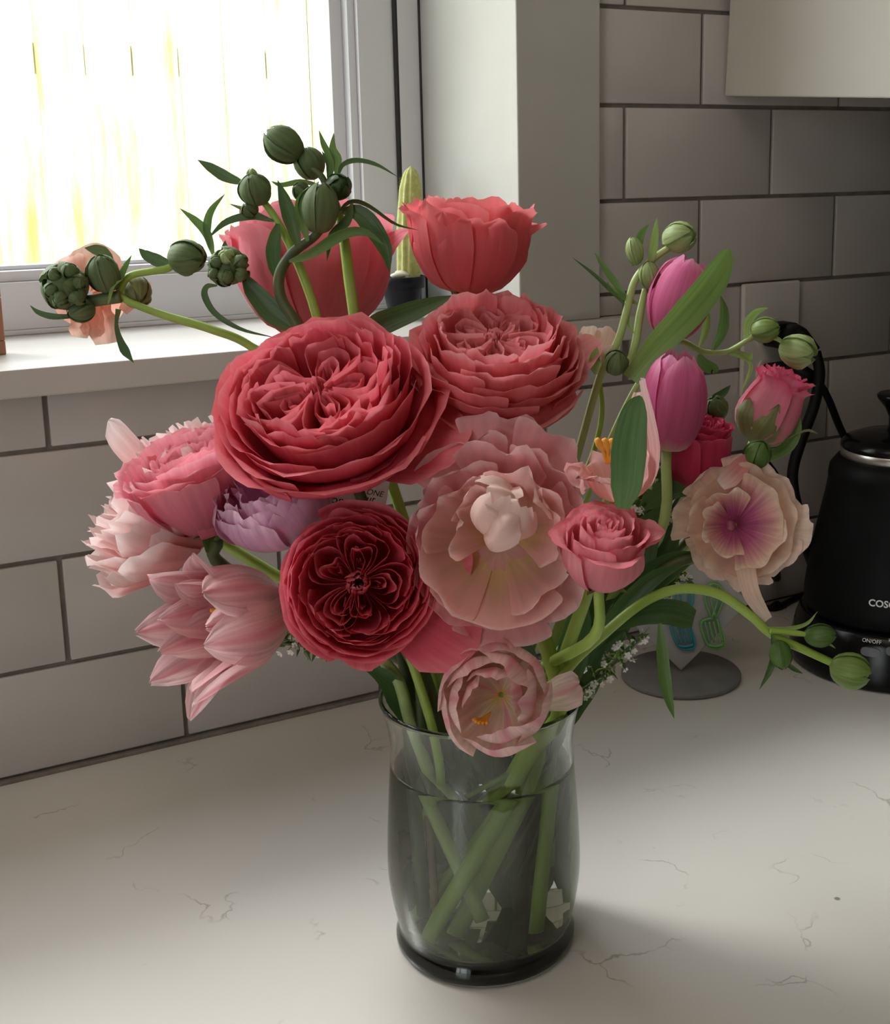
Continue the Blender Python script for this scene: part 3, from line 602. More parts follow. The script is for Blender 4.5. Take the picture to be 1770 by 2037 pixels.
# D: rose behind the buds, back turned to the camera
D = Fl(622, 528, 0.745, 148, (-0.04, 0.96, -0.22), 0)
rD = rose_thing('garden_rose', D, 'big pink rose turned away behind the dark green buds, before the window')
for i, (th, r, zt, lip, hw) in enumerate([(-90, 1.05, 0.42, 0.06, 52), (-25, 1.02, 0.40, 0.16, 40), (35, 1.0, 0.5, 0.1, 44), (100, 1.0, 0.55, 0.06, 46), (168, 1.04, 0.50, 0.14, 40), (-148, 1.05, 0.30, 0.12, 42)]):
    cup_petal(D, rad(th), [(0.1, -0.95), (0.5, -0.86), (0.85, -0.48), (1.0, -0.05), (r, zt - 0.12), (r + lip, zt + 0.04)], rad(hw), pinkD, rD, rnd=0.28, ov=0.06, wav=0.14, freq=1.5, seed=i * 2.1 + 4, shape=[(0, 1.1), (0.5, 1.05), (0.8, 0.92), (1, 0.6)])
for i, (th, rt_, zt, w_) in enumerate([(2, 1.30, 0.46, 0.40), (-172, 1.22, 0.40, 0.36), (-135, 1.12, 0.52, 0.40)]):
    blade(D, rad(th), [(0.1, -0.95), (0.6, -0.82), (0.98, -0.3), (1.05, 0.1), (rt_, zt)], [(0, 0.15), (0.3, w_ * 0.9), (0.6, w_ * 1.15), (0.82, w_ * 0.8), (0.94, w_ * 0.42), (1, 0.05)], pinkD, rD, cup=0.45, wav=0.07, seed=i * 3.3 + 31, tip=0.08)
for ri, (r, zt, n, hw) in enumerate([(0.90, 0.62, 5, 46), (0.74, 0.68, 5, 44), (0.55, 0.62, 5, 40), (0.36, 0.56, 4, 46)]):
    for i in range(n):
        cup_petal(D, 2 * PI * (i + 0.5 * ri) / n, [(0.06, -0.9), (0.5 * r, -0.75), (0.92 * r, -0.3), (r, 0.1), (r * 1.0, zt)], rad(hw), pinkD, rD, rnd=0.24, ov=0.07, wav=0.14, freq=1.6, seed=ri * 5 + i * 1.3)
sepals(D, rD, G_olive, depth=0.95, seed=0.5, L=0.35, w=0.2)
stem(rD, D.P(0, 0, -1.08), D.a, 0.0036, ST_g, inv(919, 1780, 0.74), gat=W(900, 1395, 0.715), back=0.02)
# E: bottom centre rose, facing us
E_ = Fl(710, 1158, 0.612, 148, (0.05, 0.16, 0.98), 35)
rE = rose_thing('garden_rose', E_, 'deep coral rosette rose facing forward above the vase rim')
garden_rose(E_, rE, coralE, 5, [(1.0, -0.12, 6, 46, 0.07, 0.06), (0.96, 0.0, 6, 42, 0.06, 0.03), (0.91, 0.07, 7, 36, 0.07, 0.02), (0.85, 0.11, 8, 31, 0.07, 0.0), (0.78, 0.13, 8, 28, 0.08, 0.0), (0.71, 0.12, 9, 24, 0.08, 0.0)], Q=5, K=5, Rin=0.64, wig=0.085, zin=0.10, depth=0.7,
            guards=[(-66, 1.42, 28, 0.22, 0.06), (-22, 1.10, 28, 0.02, 0.07), (-118, 0.62, 28, 0.12, 0.06), (66, 0.42, 26, 0.3, 0.12)])
sepals(E_, rE, G_dark, seed=4)
stem(rE, E_.P(0, 0, -0.95), E_.a, 0.0034, ST_d, inv(868, 1800, 0.69), gat=W(835, 1405, 0.675), back=0.02)
# F: left rose lit by the window
Ff = Fl(372, 925, 0.665, 138, (-0.25, 0.86, 0.36), 25)
rF = rose_thing('garden_rose', Ff, 'pink rose with a large smooth mauve lower petal, left of the largest rose')
garden_rose(Ff, rF, pinkF, 9, [(1.0, 0.05, 5, 48, 0.09, 0.10), (0.92, 0.16, 5, 44, 0.09, 0.08), (0.80, 0.22, 6, 38, 0.08, 0.04), (0.66, 0.24, 6, 36, 0.08, 0.02), (0.50, 0.22, 5, 40, 0.07, 0.0), (0.34, 0.18, 4, 48, 0.05, 0.0)], Q=3, K=3, Rin=0.24, zin=0.14, depth=1.05, guards=[(-60, 0.3, 55, 0.1, 0.04)])
sepals(Ff, rF, G_mid, depth=1.05, seed=1.5, L=0.7, droop=0.12)
stem(rF, Ff.P(0, 0, -1.25), Ff.a, 0.0038, ST_d, inv(790, 1740, 0.71), gat=W(815, 1395, 0.70), back=0.02)

# ================================================================ tulips and other big blooms
def ruffled(fl, root, mt, spec, seed, cup=0.3, wav=0.1):
    """spec rows: theta, length r, z at tip, half width, base z, curl"""
    for i, (th, L, zt, w_, zb, cl) in enumerate(spec):
        blade(fl, rad(th), [(0.04, zb), (0.22 * L, zb + 0.06), (0.62 * L, zb + (zt - zb) * 0.45), (0.92 * L, zt - 0.06 * cl), (L, zt + 0.10 * cl)], [(0, 0.16 * w_), (0.2, 0.55 * w_), (0.5, 0.95 * w_), (0.75, 1.0 * w_), (0.92, 0.72 * w_), (1, 0.30 * w_)],
              mt, root, cup=cup, wav=wav, freq=2.6, seed=seed + i * 2.37, ns=14, nt=12, tip=0.10)
# G: lilac double tulip under the largest rose
Gg = Fl(545, 990, 0.648, 122, (-0.32, 0.62, 0.55), 0)
rG = empty('double_tulip', Gg.P(0, 0, -0.8), 'lilac purple double tulip tucked under the largest rose', 'tulip')
for ri, (r, zt, n, hw, wv) in enumerate([(1.0, 0.35, 5, 42, 0.16), (0.88, 0.48, 6, 36, 0.18), (0.7, 0.5, 6, 34, 0.2), (0.5, 0.48, 5, 36, 0.2)]):
    for i in range(n):
        cup_petal(Gg, 2 * PI * (i + 0.5 * ri) / n + 0.5, [(0.06, -0.75), (0.5 * r, -0.68), (0.9 * r, -0.3), (1.02 * r, 0.05), (r * 0.96, zt - 0.1), (r * 0.86, zt)], rad(hw), lilac, rG, rnd=0.22, ov=0.05, wav=wv, freq=3.2, seed=ri * 4.4 + i * 2.1, notch=0.05)
stem(rG, Gg.P(0, 0, -0.75), Gg.a, 0.0034, ST_g, inv(905, 1700, 0.72), gat=W(862, 1400, 0.70), back=0.02)
# H: far left blush ruffled tulip
Hh = Fl(312, 1000, 0.70, 160, (-0.72, 0.52, 0.34), 0)
rH = empty('double_tulip', Hh.P(0, 0, -0.8), 'blush white ruffled double tulip at the far left behind the mauve-petalled rose', 'tulip')
for ri, (r, zt, n, hw, wv) in enumerate([(1.16, 0.05, 6, 36, 0.22), (1.0, 0.28, 6, 38, 0.22), (0.80, 0.42, 6, 36, 0.24), (0.60, 0.50, 5, 40, 0.24), (0.36, 0.50, 4, 48, 0.2)]):
    for i in range(n):
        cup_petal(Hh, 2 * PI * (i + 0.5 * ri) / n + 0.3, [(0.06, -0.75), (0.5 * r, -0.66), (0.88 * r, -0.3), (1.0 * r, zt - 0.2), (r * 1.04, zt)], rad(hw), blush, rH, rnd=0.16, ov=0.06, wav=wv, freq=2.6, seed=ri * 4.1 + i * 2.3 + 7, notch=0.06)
blade(Hh, rad(85), [(0.1, -0.4), (0.42, 0.1), (0.68, 0.58), (0.82, 0.98)], [(0, 0.1), (0.4, 0.22), (0.8, 0.24), (0.94, 0.17), (1, 0.04)], blush, rH, cup=0.5, wav=0.06, seed=2)
stem(rH, Hh.P(0, 0, -0.7), Hh.a, 0.0033, ST_g, inv(941, 1760, 0.745), gat=W(845, 1385, 0.72), back=0.03)
# I: open striped tulip, lower left
Ii = Fl(470, 1232, 0.652, 150, (-0.70, -0.12, 0.68), 0)
rI = empty('open_tulip', Ii.P(0, 0, -0.7), 'wide open striped pink tulip drooping lower left with orange stamens', 'tulip')
RND = lambda w_: [(0, 0.10), (0.2, w_ * 0.7), (0.5, w_ * 1.05), (0.72, w_ * 1.0), (0.88, w_ * 0.72), (0.96, w_ * 0.40), (1, 0.04)]
for i, (th, rt_, zt, w_) in enumerate([(-92, 1.22, 0.72, 0.36), (-48, 0.95, 1.05, 0.38), (0, 0.62, 0.85, 0.42), (52, 0.78, 0.75, 0.42), (95, 0.98, 0.55, 0.42), (140, 0.95, 0.85, 0.44), (190, 0.85, 1.0, 0.42), (232, 1.0, 0.95, 0.38)]):
    blade(Ii, rad(th), [(0.05, -0.68), (0.38, -0.6), (0.68, -0.15), (0.76, 0.3), (rt_, zt)], RND(w_), tulI, rI, cup=0.42, wav=0.08, seed=i * 3.1, ns=16, nt=10, tip=0.05)
for i, (th, rt_, zt, w_) in enumerate([(-70, 0.75, 0.85, 0.34), (20, 0.45, 0.7, 0.30), (75, 0.62, 0.5, 0.34), (125, 0.65, 0.65, 0.34), (175, 0.6, 0.8, 0.34), (215, 0.7, 0.8, 0.34)]):
    blade(Ii, rad(th), [(0.05, -0.6), (0.28, -0.48), (0.5, -0.05), (0.56, 0.3), (rt_, zt)], RND(w_), tulI, rI, cup=0.45, wav=0.11, seed=i * 4.7 + 9, ns=14, nt=8, tip=0.06)
for i in range(6):
    a = 2 * PI * i / 6
    tube('stamen', [Ii.P(0.08 * math.cos(a), 0.08 * math.sin(a), -0.5), Ii.P(0.14 * math.cos(a), 0.14 * math.sin(a), 0.0), Ii.P(0.2 * math.cos(a), 0.2 * math.sin(a), 0.32)], [(0, 0.0006), (0.55, 0.0007), (0.7, 0.0016), (1, 0.001)], STAM, rI, n=6)
stem(rI, Ii.P(0, 0, -0.62), Ii.a, 0.0034, ST_l, inv(960, 1810, 0.68), gat=W(800, 1395, 0.675), back=0.02)
# J: the big pale pink double tulip, centre right
J = Fl(985, 1080, 0.607, 185, (-0.06, 0.05, 0.99), 0)
rJ = empty('double_tulip', J.P(0, 0, -0.6), 'big pale pink ruffled tulip with yellow throat, centre right of the bouquet', 'tulip')
def ruffle_cup(fl, root, mt, rows, seed, depth=0.55, rnd=0.16, freq=1.9):
    for i, (th, L, zt, hw, wv) in enumerate(rows):
        zt0 = -depth + (zt + depth) * 0.55
        cup_petal(fl, rad(th), [(0.05, -depth), (0.42 * L, -depth * 0.92), (0.78 * L, zt0), (0.95 * L, zt - 0.06), (L, zt)], rad(hw), mt, root, rnd=rnd, ov=0.05, wav=wv, freq=freq, seed=seed + i * 2.37, ns=12, nt=14, notch=0.05 * (i % 2), shape=[(0, 1.0), (0.4, 1.0), (0.75, 1.0), (1, 0.85)])
ruffle_cup(J, rJ, tulJo, [(-88, 1.14, -0.14, 30, 0.13), (-52, 1.04, -0.14, 30, 0.14), (-128, 0.98, -0.12, 34, 0.14), (-12, 0.92, -0.15, 34, 0.14), (28, 1.05, -0.2, 30, 0.16), (56, 1.34, -0.22, 26, 0.18), (84, 1.40, -0.28, 26, 0.18), (114, 1.16, -0.2, 30, 0.18), (156, 0.98, -0.12, 32, 0.16), (196, 0.95, -0.12, 32, 0.14)], 1)
ruffle_cup(J, rJ, tulJo, [(48, 1.08, 0.0, 34, 0.20), (84, 1.06, 0.04, 32, 0.22), (122, 0.92, 0.06, 34, 0.20), (164, 0.86, 0.08, 34, 0.18), (10, 0.9, 0.0, 34, 0.18)], 40)
ruffle_cup(J, rJ, tulJ, [(-92, 0.92, 0.16, 54, 0.09), (-30, 0.82, 0.22, 46, 0.12), (-150, 0.82, 0.18, 46, 0.12), (150, 0.72, 0.24, 40, 0.16), (28, 0.78, 0.26, 42, 0.16), (92, 0.72, 0.28, 44, 0.18)], 80)
J2 = Fl(1000, 1062, 0.603, 185, (-0.06, 0.05, 0.99), 0)
ruffle_cup(J2, rJ, tulJ, [(5, 0.62, 0.30, 46, 0.24), (62, 0.60, 0.36, 46, 0.24), (122, 0.54, 0.36, 44, 0.22), (172, 0.50, 0.30, 40, 0.2)], 120, depth=0.45)
for i, (ax_, px_, py_, sp_) in enumerate([((0.75, 0.35, 0.55), 1030, 1050, 0), ((-0.7, 0.5, 0.6), 965, 1030, 20), ((0.35, 0.8, 0.55), 1000, 1005, 0)]):
    J3 = Fl(px_, py_, 0.592, 95, ax_, sp_)      # loose ruffled petals folded over the throat
    cup_petal(J3, rad(180 if i == 0 else 0 if i == 1 else -90), [(0.05, -0.7), (0.5, -0.55), (0.85, -0.1), (0.82, 0.35), (0.6, 0.62)], rad(58), tulJi, rJ, rnd=0.2, wav=0.32, freq=2.4, seed=i * 5 + 3, ns=12, nt=14, notch=0.08)
stem(rJ, J.P(0, 0, -0.68), J.a, 0.0042, ST_g, inv(846, 1868, 0.672), gat=W(1085, 1450, 0.655), back=0.03)
# K: cream pink tulip resting on the vase rim
Kk = Fl(985, 1388, 0.612, 108, (-0.14, 0.12, 0.98), 0)
rK = empty('double_tulip', Kk.P(0, 0, -0.6), 'small cream and pink tulip leaning over the front of the vase rim', 'tulip')
for i, (th, r, zt, hw) in enumerate([(-90, 1.0, 0.25, 44), (-25, 0.96, 0.32, 42), (38, 1.0, 0.28, 44), (95, 1.0, 0.30, 42), (150, 1.0, 0.36, 44), (205, 1.04, 0.25, 44)]):
    cup_petal(Kk, rad(th), [(0.06, -0.75), (0.55, -0.62), (0.95, -0.2), (r * 1.02, 0.05), (r * 0.88, zt)], rad(hw), tulK, rK, rnd=0.2, ov=0.08, wav=0.12, seed=i * 2.9, freq=1.9)
for i, (th, r, zt, hw) in enumerate([(-70, 0.80, 0.40, 46), (-5, 0.76, 0.52, 46), (60, 0.80, 0.55, 48), (120, 0.80, 0.55, 48), (180, 0.80, 0.48, 46), (20, 0.52, 0.58, 52), (95, 0.55, 0.60, 54), (150, 0.52, 0.55, 52)]):
    cup_petal(Kk, rad(th), [(0.06, -0.65), (0.5 * r, -0.55), (0.95 * r, -0.1), (r * 1.02, 0.2), (r * 0.74, zt)], rad(hw), tulK, rK, rnd=0.22, ov=0.08, wav=0.14, seed=i * 3.9 + 50, freq=2.0)
K2 = Fl(1080, 1400, 0.63, 95, (0.5, 0.0, 0.85), 0)
blade(K2, rad(20), [(0.0, -0.3), (0.35, -0.15), (0.7, 0.0), (0.95, 0.05)], [(0, 0.2), (0.5, 0.42), (0.85, 0.4), (1, 0.2)], tulK, rK, cup=0.2, wav=0.08, seed=5)
for i in range(5):
    a = rad(200 + i * 22)
    tube('stamen', [Kk.P(-0.15, -0.3, -0.35), Kk.P(-0.2 + 0.1 * math.cos(a), -0.36 + 0.08 * math.sin(a), -0.1), Kk.P(-0.2 + 0.2 * math.cos(a), -0.36 + 0.1 * math.sin(a), 0.12)], [(0, 0.0005), (0.6, 0.0006), (0.75, 0.0012), (1, 0.0008)], STAM, rK, n=5)
stem(rK, Kk.P(0, 0, -0.85), Kk.a, 0.0040, ST_g, inv(922, 1880, 0.70), gat=W(1040, 1520, 0.69), back=0.025)
# M, N: closed magenta tulips
def closed_tulip(fl, root, mt, seed, tipr=0.25, long=1.6):
    for ri, (r, n, o) in enumerate([(1.0, 3, 0.0), (0.88, 3, 1.05)]):
        for i in range(n):
            cup_petal(fl, 2 * PI * i / n + o + seed, [(0.08, -long * 0.62), (0.6 * r, -long * 0.55), (0.95 * r, -long * 0.22), (1.0 * r, long * 0.15), (0.78 * r, long * 0.5), (r * (tipr + 0.1 * ri), long * (0.68 + 0.04 * (i % 2)))], rad(64), mt, root, rnd=0.2, ov=0.05, wav=0.06, seed=seed + ri * 5 + i * 2.3, ns=14, shape=[(0, 1.1), (0.4, 1.0), (0.7, 0.9), (0.9, 0.75), (1, 0.45)])
Mm = Fl(1337, 806, 0.66, 64, (0.10, 0.98, 0.18), -90)
rM = empty('closed_tulip', Mm.P(0, 0, -1.2), 'closed magenta tulip standing upright right of the pale pink tulip', 'tulip')
closed_tulip(Mm, rM, magenta, 0.4, tipr=0.40, long=2.35)
stem(rM, Mm.P(0, 0, -1.42), Mm.a, 0.0034, ST_l, inv(1109, 1824, 0.705), gat=W(1095, 1400, 0.695), back=0.05)
Nn = Fl(1352, 598, 0.685, 62, (0.30, 0.93, 0.1), -70)
rN = empty('closed_tulip', Nn.P(0, 0, -1.2), 'topmost magenta tulip half hidden by its striped green leaf', 'tulip')
closed_tulip(Nn, rN, magenta, 1.5, tipr=0.3, long=2.0)
leaf(rN, [(1252, 752, 0.672), (1300, 690, 0.668), (1365, 620, 0.665), (1420, 550, 0.668), (1450, 496, 0.672)], 66, G_stripe, fold=0.45, roll=-18, shape=[(0, 0.55), (0.2, 0.75), (0.5, 1.0), (0.75, 0.9), (0.93, 0.5), (1, 0.12)])
stem(rN, Nn.P(0, 0, -1.05), Nn.a, 0.0036, ST_l, inv(1120, 1790, 0.72), gat=W(1110, 1395, 0.71), back=0.05)
# O: shell-pink tulip behind the dark leaf
Oo = Fl(1232, 890, 0.590, 92, (0.02, 0.95, 0.28), -90)
rO = empty('open_tulip', Oo.P(0, 0, -1.2), 'shell pink tulip with orange stamens behind a dark upright leaf', 'tulip')
for i, (th, w_, zt, rt_) in enumerate([(90, 0.62, 1.55, 0.45), (140, 0.5, 1.1, 0.65), (35, 0.5, 0.2, 0.75), (-30, 0.5, -0.45, 0.85), (-125, 0.52, -0.75, 0.7), (-75, 0.5, -0.9, 0.75)]):
    blade(Oo, rad(th), [(0.06, -1.2), (0.5, -1.05), (0.8, -0.6), (0.85, (zt - 1) * 0.4), (rt_, zt)], [(0, 0.15), (0.3, w_ * 0.9), (0.6, w_ * 1.05), (0.85, w_ * 0.75), (1, 0.12)], tulO, rO, cup=0.45, wav=0.08, seed=i * 2.7, ns=14, nt=10)
for i in range(5):
    tube('stamen', [Oo.P(-0.25, 0.1, -0.4), Oo.P(-0.35 + 0.1 * i, 0.05, -0.1), Oo.P(-0.5 + 0.16 * i, 0.02, 0.18)], [(0, 0.0008), (0.5, 0.0009), (0.7, 0.0022), (1, 0.0013)], STAM, rO, n=6)
leaf(rO, [(1238, 1012, 0.566), (1246, 960, 0.563), (1252, 880, 0.562), (1262, 820, 0.564), (1274, 788, 0.568)], 72, G_tulip, fold=0.12, shape=[(0, 0.35), (0.2, 0.85), (0.45, 1.0), (0.75, 0.72), (0.92, 0.38), (1, 0.1)])
stem(rO, Oo.P(0, 0, -1.2), Oo.a, 0.0036, ST_g, pts=[Oo.P(0, 0, -1.15), W(1200, 1075, 0.605), W(1160, 1200, 0.635), W(1110, 1340, 0.66), W(1080, 1420, 0.682), inv(1046, 1832, 0.69)])

# spray roses
L_ = Fl(1203, 1068, 0.575, 86, (0.06, 0.85, 0.52), 0)
rL = empty('spray_rose', L_.P(0, 0, -1.2), 'small half open pink spray rose right of the yellow-throated tulip', 'rose')
def spray_rose(fl, root, mt, seed, rows, depth=1.0):
    for ri, (r, zt, n, hw, lip, o) in enumerate(rows):
        for i in range(n):
            cup_petal(fl, 2 * PI * i / n + o, [(0.08, -depth), (0.55 * r, -depth * 0.9), (0.92 * r, -depth * 0.5), (0.98 * r, zt - 0.4), (r, zt - 0.08), (r * (1 + lip), zt)], rad(hw), mt, root, rnd=0.25, ov=0.08, wav=0.10, seed=seed + ri * 5.5 + i * 1.9, shape=[(0, 1.1), (0.5, 1.0), (0.85, 0.85), (1, 0.55)])
spray_rose(L_, rL, spray, 3, [(1.0, 0.1, 4, 56, 0.30, 0.1), (0.86, 0.3, 4, 56, 0.16, 0.9), (0.62, 0.42, 4, 58, 0.06, 0.2), (0.42, 0.46, 3, 70, 0.0, 0.8), (0.24, 0.46, 3, 70, 0.0, 0.0), (0.12, 0.46, 2, 100, 0, 0.3)], 1.35)
blade(L_, rad(5), [(0.3, -0.7), (0.8, -0.4), (1.05, 0.05), (1.4, 0.15)], [(0, 0.3), (0.5, 0.5), (0.8, 0.38), (1, 0.04)], spray, rL, cup=0.3, wav=0.06, seed=4)
sepals(L_, rL, G_olive, depth=1.35, seed=0.2, L=1.2, w=0.22, droop=0.0)
stem(rL, L_.P(0, 0, -1.5), L_.a, 0.003, ST_g, inv(1046, 1700, 0.71), gat=W(1060, 1410, 0.685), back=0.03)
Pp = Fl(1535, 808, 0.695, 62, (0.42, 0.88, 0.2), -60)
rP = empty('spray_rose', Pp.P(0, 0, -1.4), 'vivid pink rose bud with curling olive sepals at the right edge of the bouquet', 'rose')
for ri, (r, zt, n, hw, lip, o) in enumerate([(0.98, 0.95, 4, 58, 0.22, 0.3), (0.84, 1.15, 4, 58, 0.2, 1.0), (0.62, 1.25, 3, 70, 0.12, 0.2), (0.4, 1.25, 3, 74, 0.1, 1.2)]):
    for i in range(n):
        cup_petal(Pp, 2 * PI * i / n + o, [(0.1, -1.25), (0.7 * r, -1.05), (1.0 * r, -0.5), (0.92 * r, 0.2), (0.8 * r, zt - 0.25), (r * (0.85 + lip), zt)], rad(hw), sprayP, rP, rnd=0.2, ov=0.08, wav=0.16, freq=3, seed=ri * 6.1 + i * 2.2)
for i, (th, L, dr, w_) in enumerate([(-95, 1.55, 0.0, 0.48), (-150, 1.3, 0.0, 0.52), (-25, 1.2, 0.7, 0.2), (60, 1.2, 0.2, 0.3)]):
    blade(Pp, rad(th + 60), [(0.08, -1.35), (0.65, -1.15), (1.08, -0.6), (1.05 + 0.4 * dr, -0.2), (1.0 + 1.0 * dr, -1.3 + L)], [(0, 0.25), (0.3, w_), (0.65, w_ * 0.75), (0.9, 0.12), (1, 0.02)], G_olive, rP, cup=0.4, wav=0.06, seed=i + 2.0, name='sepal', ns=10, nt=6)
leaf(rP, [(1490, 905, 0.69), (1530, 908, 0.69), (1570, 885, 0.69), (1586, 850, 0.69), (1588, 822, 0.692)], 26, G_mid, fold=0.3)
stem(rP, Pp.P(0, 0, -1.3), Pp.a, 0.003, ST_g, inv(1060, 1780, 0.73), gat=W(1105, 1395, 0.71), back=0.05)
Qq = Fl(1385, 895, 0.682, 66, (0.04, 0.93, 0.36), 0)
rQ = empty('spray_rose', Qq.P(0, 0, -1.3), 'crimson pink spray rose behind the upright magenta tulip', 'rose')
spray_rose(Qq, rQ, sprayQ, 8, [(1.0, 0.75, 5, 48, 0.1, 0.1), (0.88, 0.9, 5, 48, 0.08, 0.7), (0.72, 0.95, 5, 46, 0.04, 0.2), (0.54, 0.95, 5, 44, 0.04, 0.9), (0.36, 0.92, 4, 50, 0.0, 0.2), (0.2, 0.9, 3, 66, 0.0, 0.4)], 1.15)
sepals(Qq, rQ, G_dark, depth=1.15, seed=0.9, L=0.9, w=0.16)
stem(rQ, Qq.P(0, 0, -1.3), Qq.a, 0.0028, ST_d, inv(1020, 1720, 0.73), gat=W(1085, 1395, 0.70), back=0.03)

# R: cream butterfly ranunculus
Rr = Fl(1470, 1045, 0.652, 122, (-0.12, 0.06, 0.99), 0)
rR = empty('ranunculus', Rr.P(0, 0, -0.5), 'cream ranunculus with a plum heart at the right of the bouquet', 'ranunculus')
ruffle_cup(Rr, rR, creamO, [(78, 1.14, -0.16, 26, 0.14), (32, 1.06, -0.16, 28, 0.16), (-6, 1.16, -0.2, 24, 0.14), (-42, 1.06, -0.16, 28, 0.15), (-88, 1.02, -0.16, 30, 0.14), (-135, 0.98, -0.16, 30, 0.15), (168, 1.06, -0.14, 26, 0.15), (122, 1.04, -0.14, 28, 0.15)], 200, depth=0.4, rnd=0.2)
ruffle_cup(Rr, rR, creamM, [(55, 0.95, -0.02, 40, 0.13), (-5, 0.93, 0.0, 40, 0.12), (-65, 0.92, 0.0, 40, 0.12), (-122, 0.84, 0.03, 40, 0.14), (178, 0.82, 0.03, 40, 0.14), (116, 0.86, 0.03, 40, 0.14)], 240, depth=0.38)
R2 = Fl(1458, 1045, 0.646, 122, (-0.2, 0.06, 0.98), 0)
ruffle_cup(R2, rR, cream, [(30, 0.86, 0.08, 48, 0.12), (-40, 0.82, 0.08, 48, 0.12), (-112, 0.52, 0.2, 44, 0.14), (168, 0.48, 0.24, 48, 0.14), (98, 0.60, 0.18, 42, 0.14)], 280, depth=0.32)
ctr = Fl(1453, 1046, 0.644, 11, (-0.12, 0.06, 0.99))
M['plum'] = mottled('plum_flower_heart', (0.16, 0.02, 0.06), (0.36, 0.08, 0.15), 300, 0.6)
vs, fs = lathevf([(0.0, -0.6), (0.7, -0.4), (1.0, 0.1), (0.75, 0.7), (0.3, 0.95), (0.01, 1.0)], (0, 0, 0), 12)
mk('heart', [ctr.P(*v) for v in vs], fs, M['plum'], rR)
leaf(rR, [(1482, 1130, 0.645), (1492, 1175, 0.644), (1508, 1205, 0.646), (1528, 1232, 0.65)], 44, creamO, name='petal', fold=0.15, shape=[(0, 0.9), (0.4, 0.8), (0.7, 0.65), (1, 0.4)])
leaf(rR, [(1490, 905, 0.66), (1470, 930, 0.655), (1450, 950, 0.65), (1432, 965, 0.648)], 40, blush, name='petal', fold=0.3, shape=[(0, 0.3), (0.3, 0.9), (0.7, 1), (1, 0.6)])
stem(rR, Rr.P(0, 0, -0.35), Rr.a, 0.0027, ST_g, inv(1085, 1790, 0.72), gat=W(1110, 1390, 0.695), back=0.02)
bud(rR, 1505, 906, 0.662, 27, (0.3, 0.8, 0.5), G_mid, seed=3)
tube('stem', [W(1500, 930, 0.664), W(1470, 990, 0.685), W(1400, 1090, 0.69), W(1250, 1230, 0.69)], 0.0018, ST_g, rR, n=7)

# ================================================================ ranunculus buds and foliage
def stempx(root, pts, rpx, mt, name='stem', bottom=None, gat=None):
    P = [W(*p) for p in pts]
    if bottom is not None:
        g = gat; P = [bottom, g.lerp(bottom, 0.6), g] + P
    k = pts[0][2]; return tube(name, P, [(0, rpx * k / F), (0.7, rpx * k / F), (1, rpx * 0.75 * k / F)], mt, root, n=8, steps=8 * len(P))
def K_(pts, k): return [(p[0], p[1], k + (p[2] if len(p) > 2 else 0)) for p in pts]
# S: far left spray with a peach flower
rS = empty('ranunculus', W(500, 690, 0.69), 'peach ranunculus with dark green buds reaching out at the far left before the window', 'ranunculus')
gS = VC + Vector((-0.036, -0.012, RIMZ))
stempx(rS, K_([(620, 790), (500, 690), (420, 655), (330, 628), (262, 603), (235, 585)], 0.69), 9, ST_g, bottom=inv(880, 1790, 0.725), gat=gS)
stempx(rS, K_([(235, 580), (260, 548), (330, 535), (350, 520)], 0.69), 8, ST_g)
stempx(rS, K_([(240, 590), (205, 595), (165, 600), (150, 590)], 0.688), 13, G_bud)
Tt = Fl(178, 585, 0.715, 78, (-0.25, 0.10, -0.95), 0)
for i, (th, L, w_) in enumerate([(-80, 1.3, 0.75), (-140, 1.15, 0.6), (-30, 1.05, 0.6), (-200, 0.95, 0.5), (10, 0.8, 0.5)]):
    cup_petal(Tt, rad(th), [(0.1, -0.35), (0.5, -0.3), (0.9, -0.05), (L, 0.35)], rad(44), peach, rS, rnd=0.25, wav=0.10, seed=i * 2.2)
for i, (x0, x1, y1) in enumerate([(165, 160, 672), (205, 215, 684), (190, 185, 668)]):
    leaf(rS, K_([(x0, 590), (x0 - 2, 625), ((x0 + x1) / 2, 650), (x1, y1)], 0.712), [44, 62, 50][i], peach, name='petal', fold=0.4, shape=[(0, 0.5), (0.4, 0.85), (0.8, 1.0), (1, 0.75)], wave=0.12)
leaf(rS, K_([(245, 620), (262, 600), (285, 590), (292, 560)], 0.705), 40, peach, name='petal', fold=0.3, shape=[(0, 0.5), (0.5, 1), (1, 0.5)])
bud(rS, 132, 570, 0.685, 44, (-0.25, 0.1, 0.95), G_bud, n=5, opened=0.35, seed=1, long=0.95)
for i, (dx, dy, r_) in enumerate([(-24, -26, 15), (6, -34, 17), (26, -12, 16), (22, 20, 17), (-10, 26, 18), (-30, 6, 16)]):
    bud(rS, 132 + dx, 572 + dy, 0.676, r_, (dx / 50, -dy / 50, 0.8), G_bud, n=3, seed=4 + i, long=0.9, name='bud_lobe')
bud(rS, 162, 618, 0.684, 24, (-0.6, -0.3, 0.6), G_bud, seed=7)
bud(rS, 206, 545, 0.684, 31, (-0.05, 0.8, 0.5), G_bud, seed=2, long=1.25)
bud(rS, 270, 580, 0.70, 30, (0.3, -0.5, 0.5), G_olive, seed=5, long=1.2)
bud(rS, 371, 511, 0.69, 34, (0.9, -0.15, 0.3), G_bud, seed=3, long=1.12)
leaf(rS, K_([(345, 528), (318, 520), (292, 508), (276, 494)], 0.69), 26, G_dark)
leaf(rS, K_([(160, 628), (110, 630), (78, 622), (59, 607)], 0.684), 13, G_dark)
leaf(rS, K_([(236, 615), (232, 650), (245, 690), (266, 722)], 0.684), 20, G_dark, shape=[(0, 0.6), (0.25, 0.35), (0.5, 0.6), (0.75, 1.0), (1, 0.02)])
leaf(rS, K_([(232, 570), (245, 540), (262, 507)], 0.685), 14, G_mid)
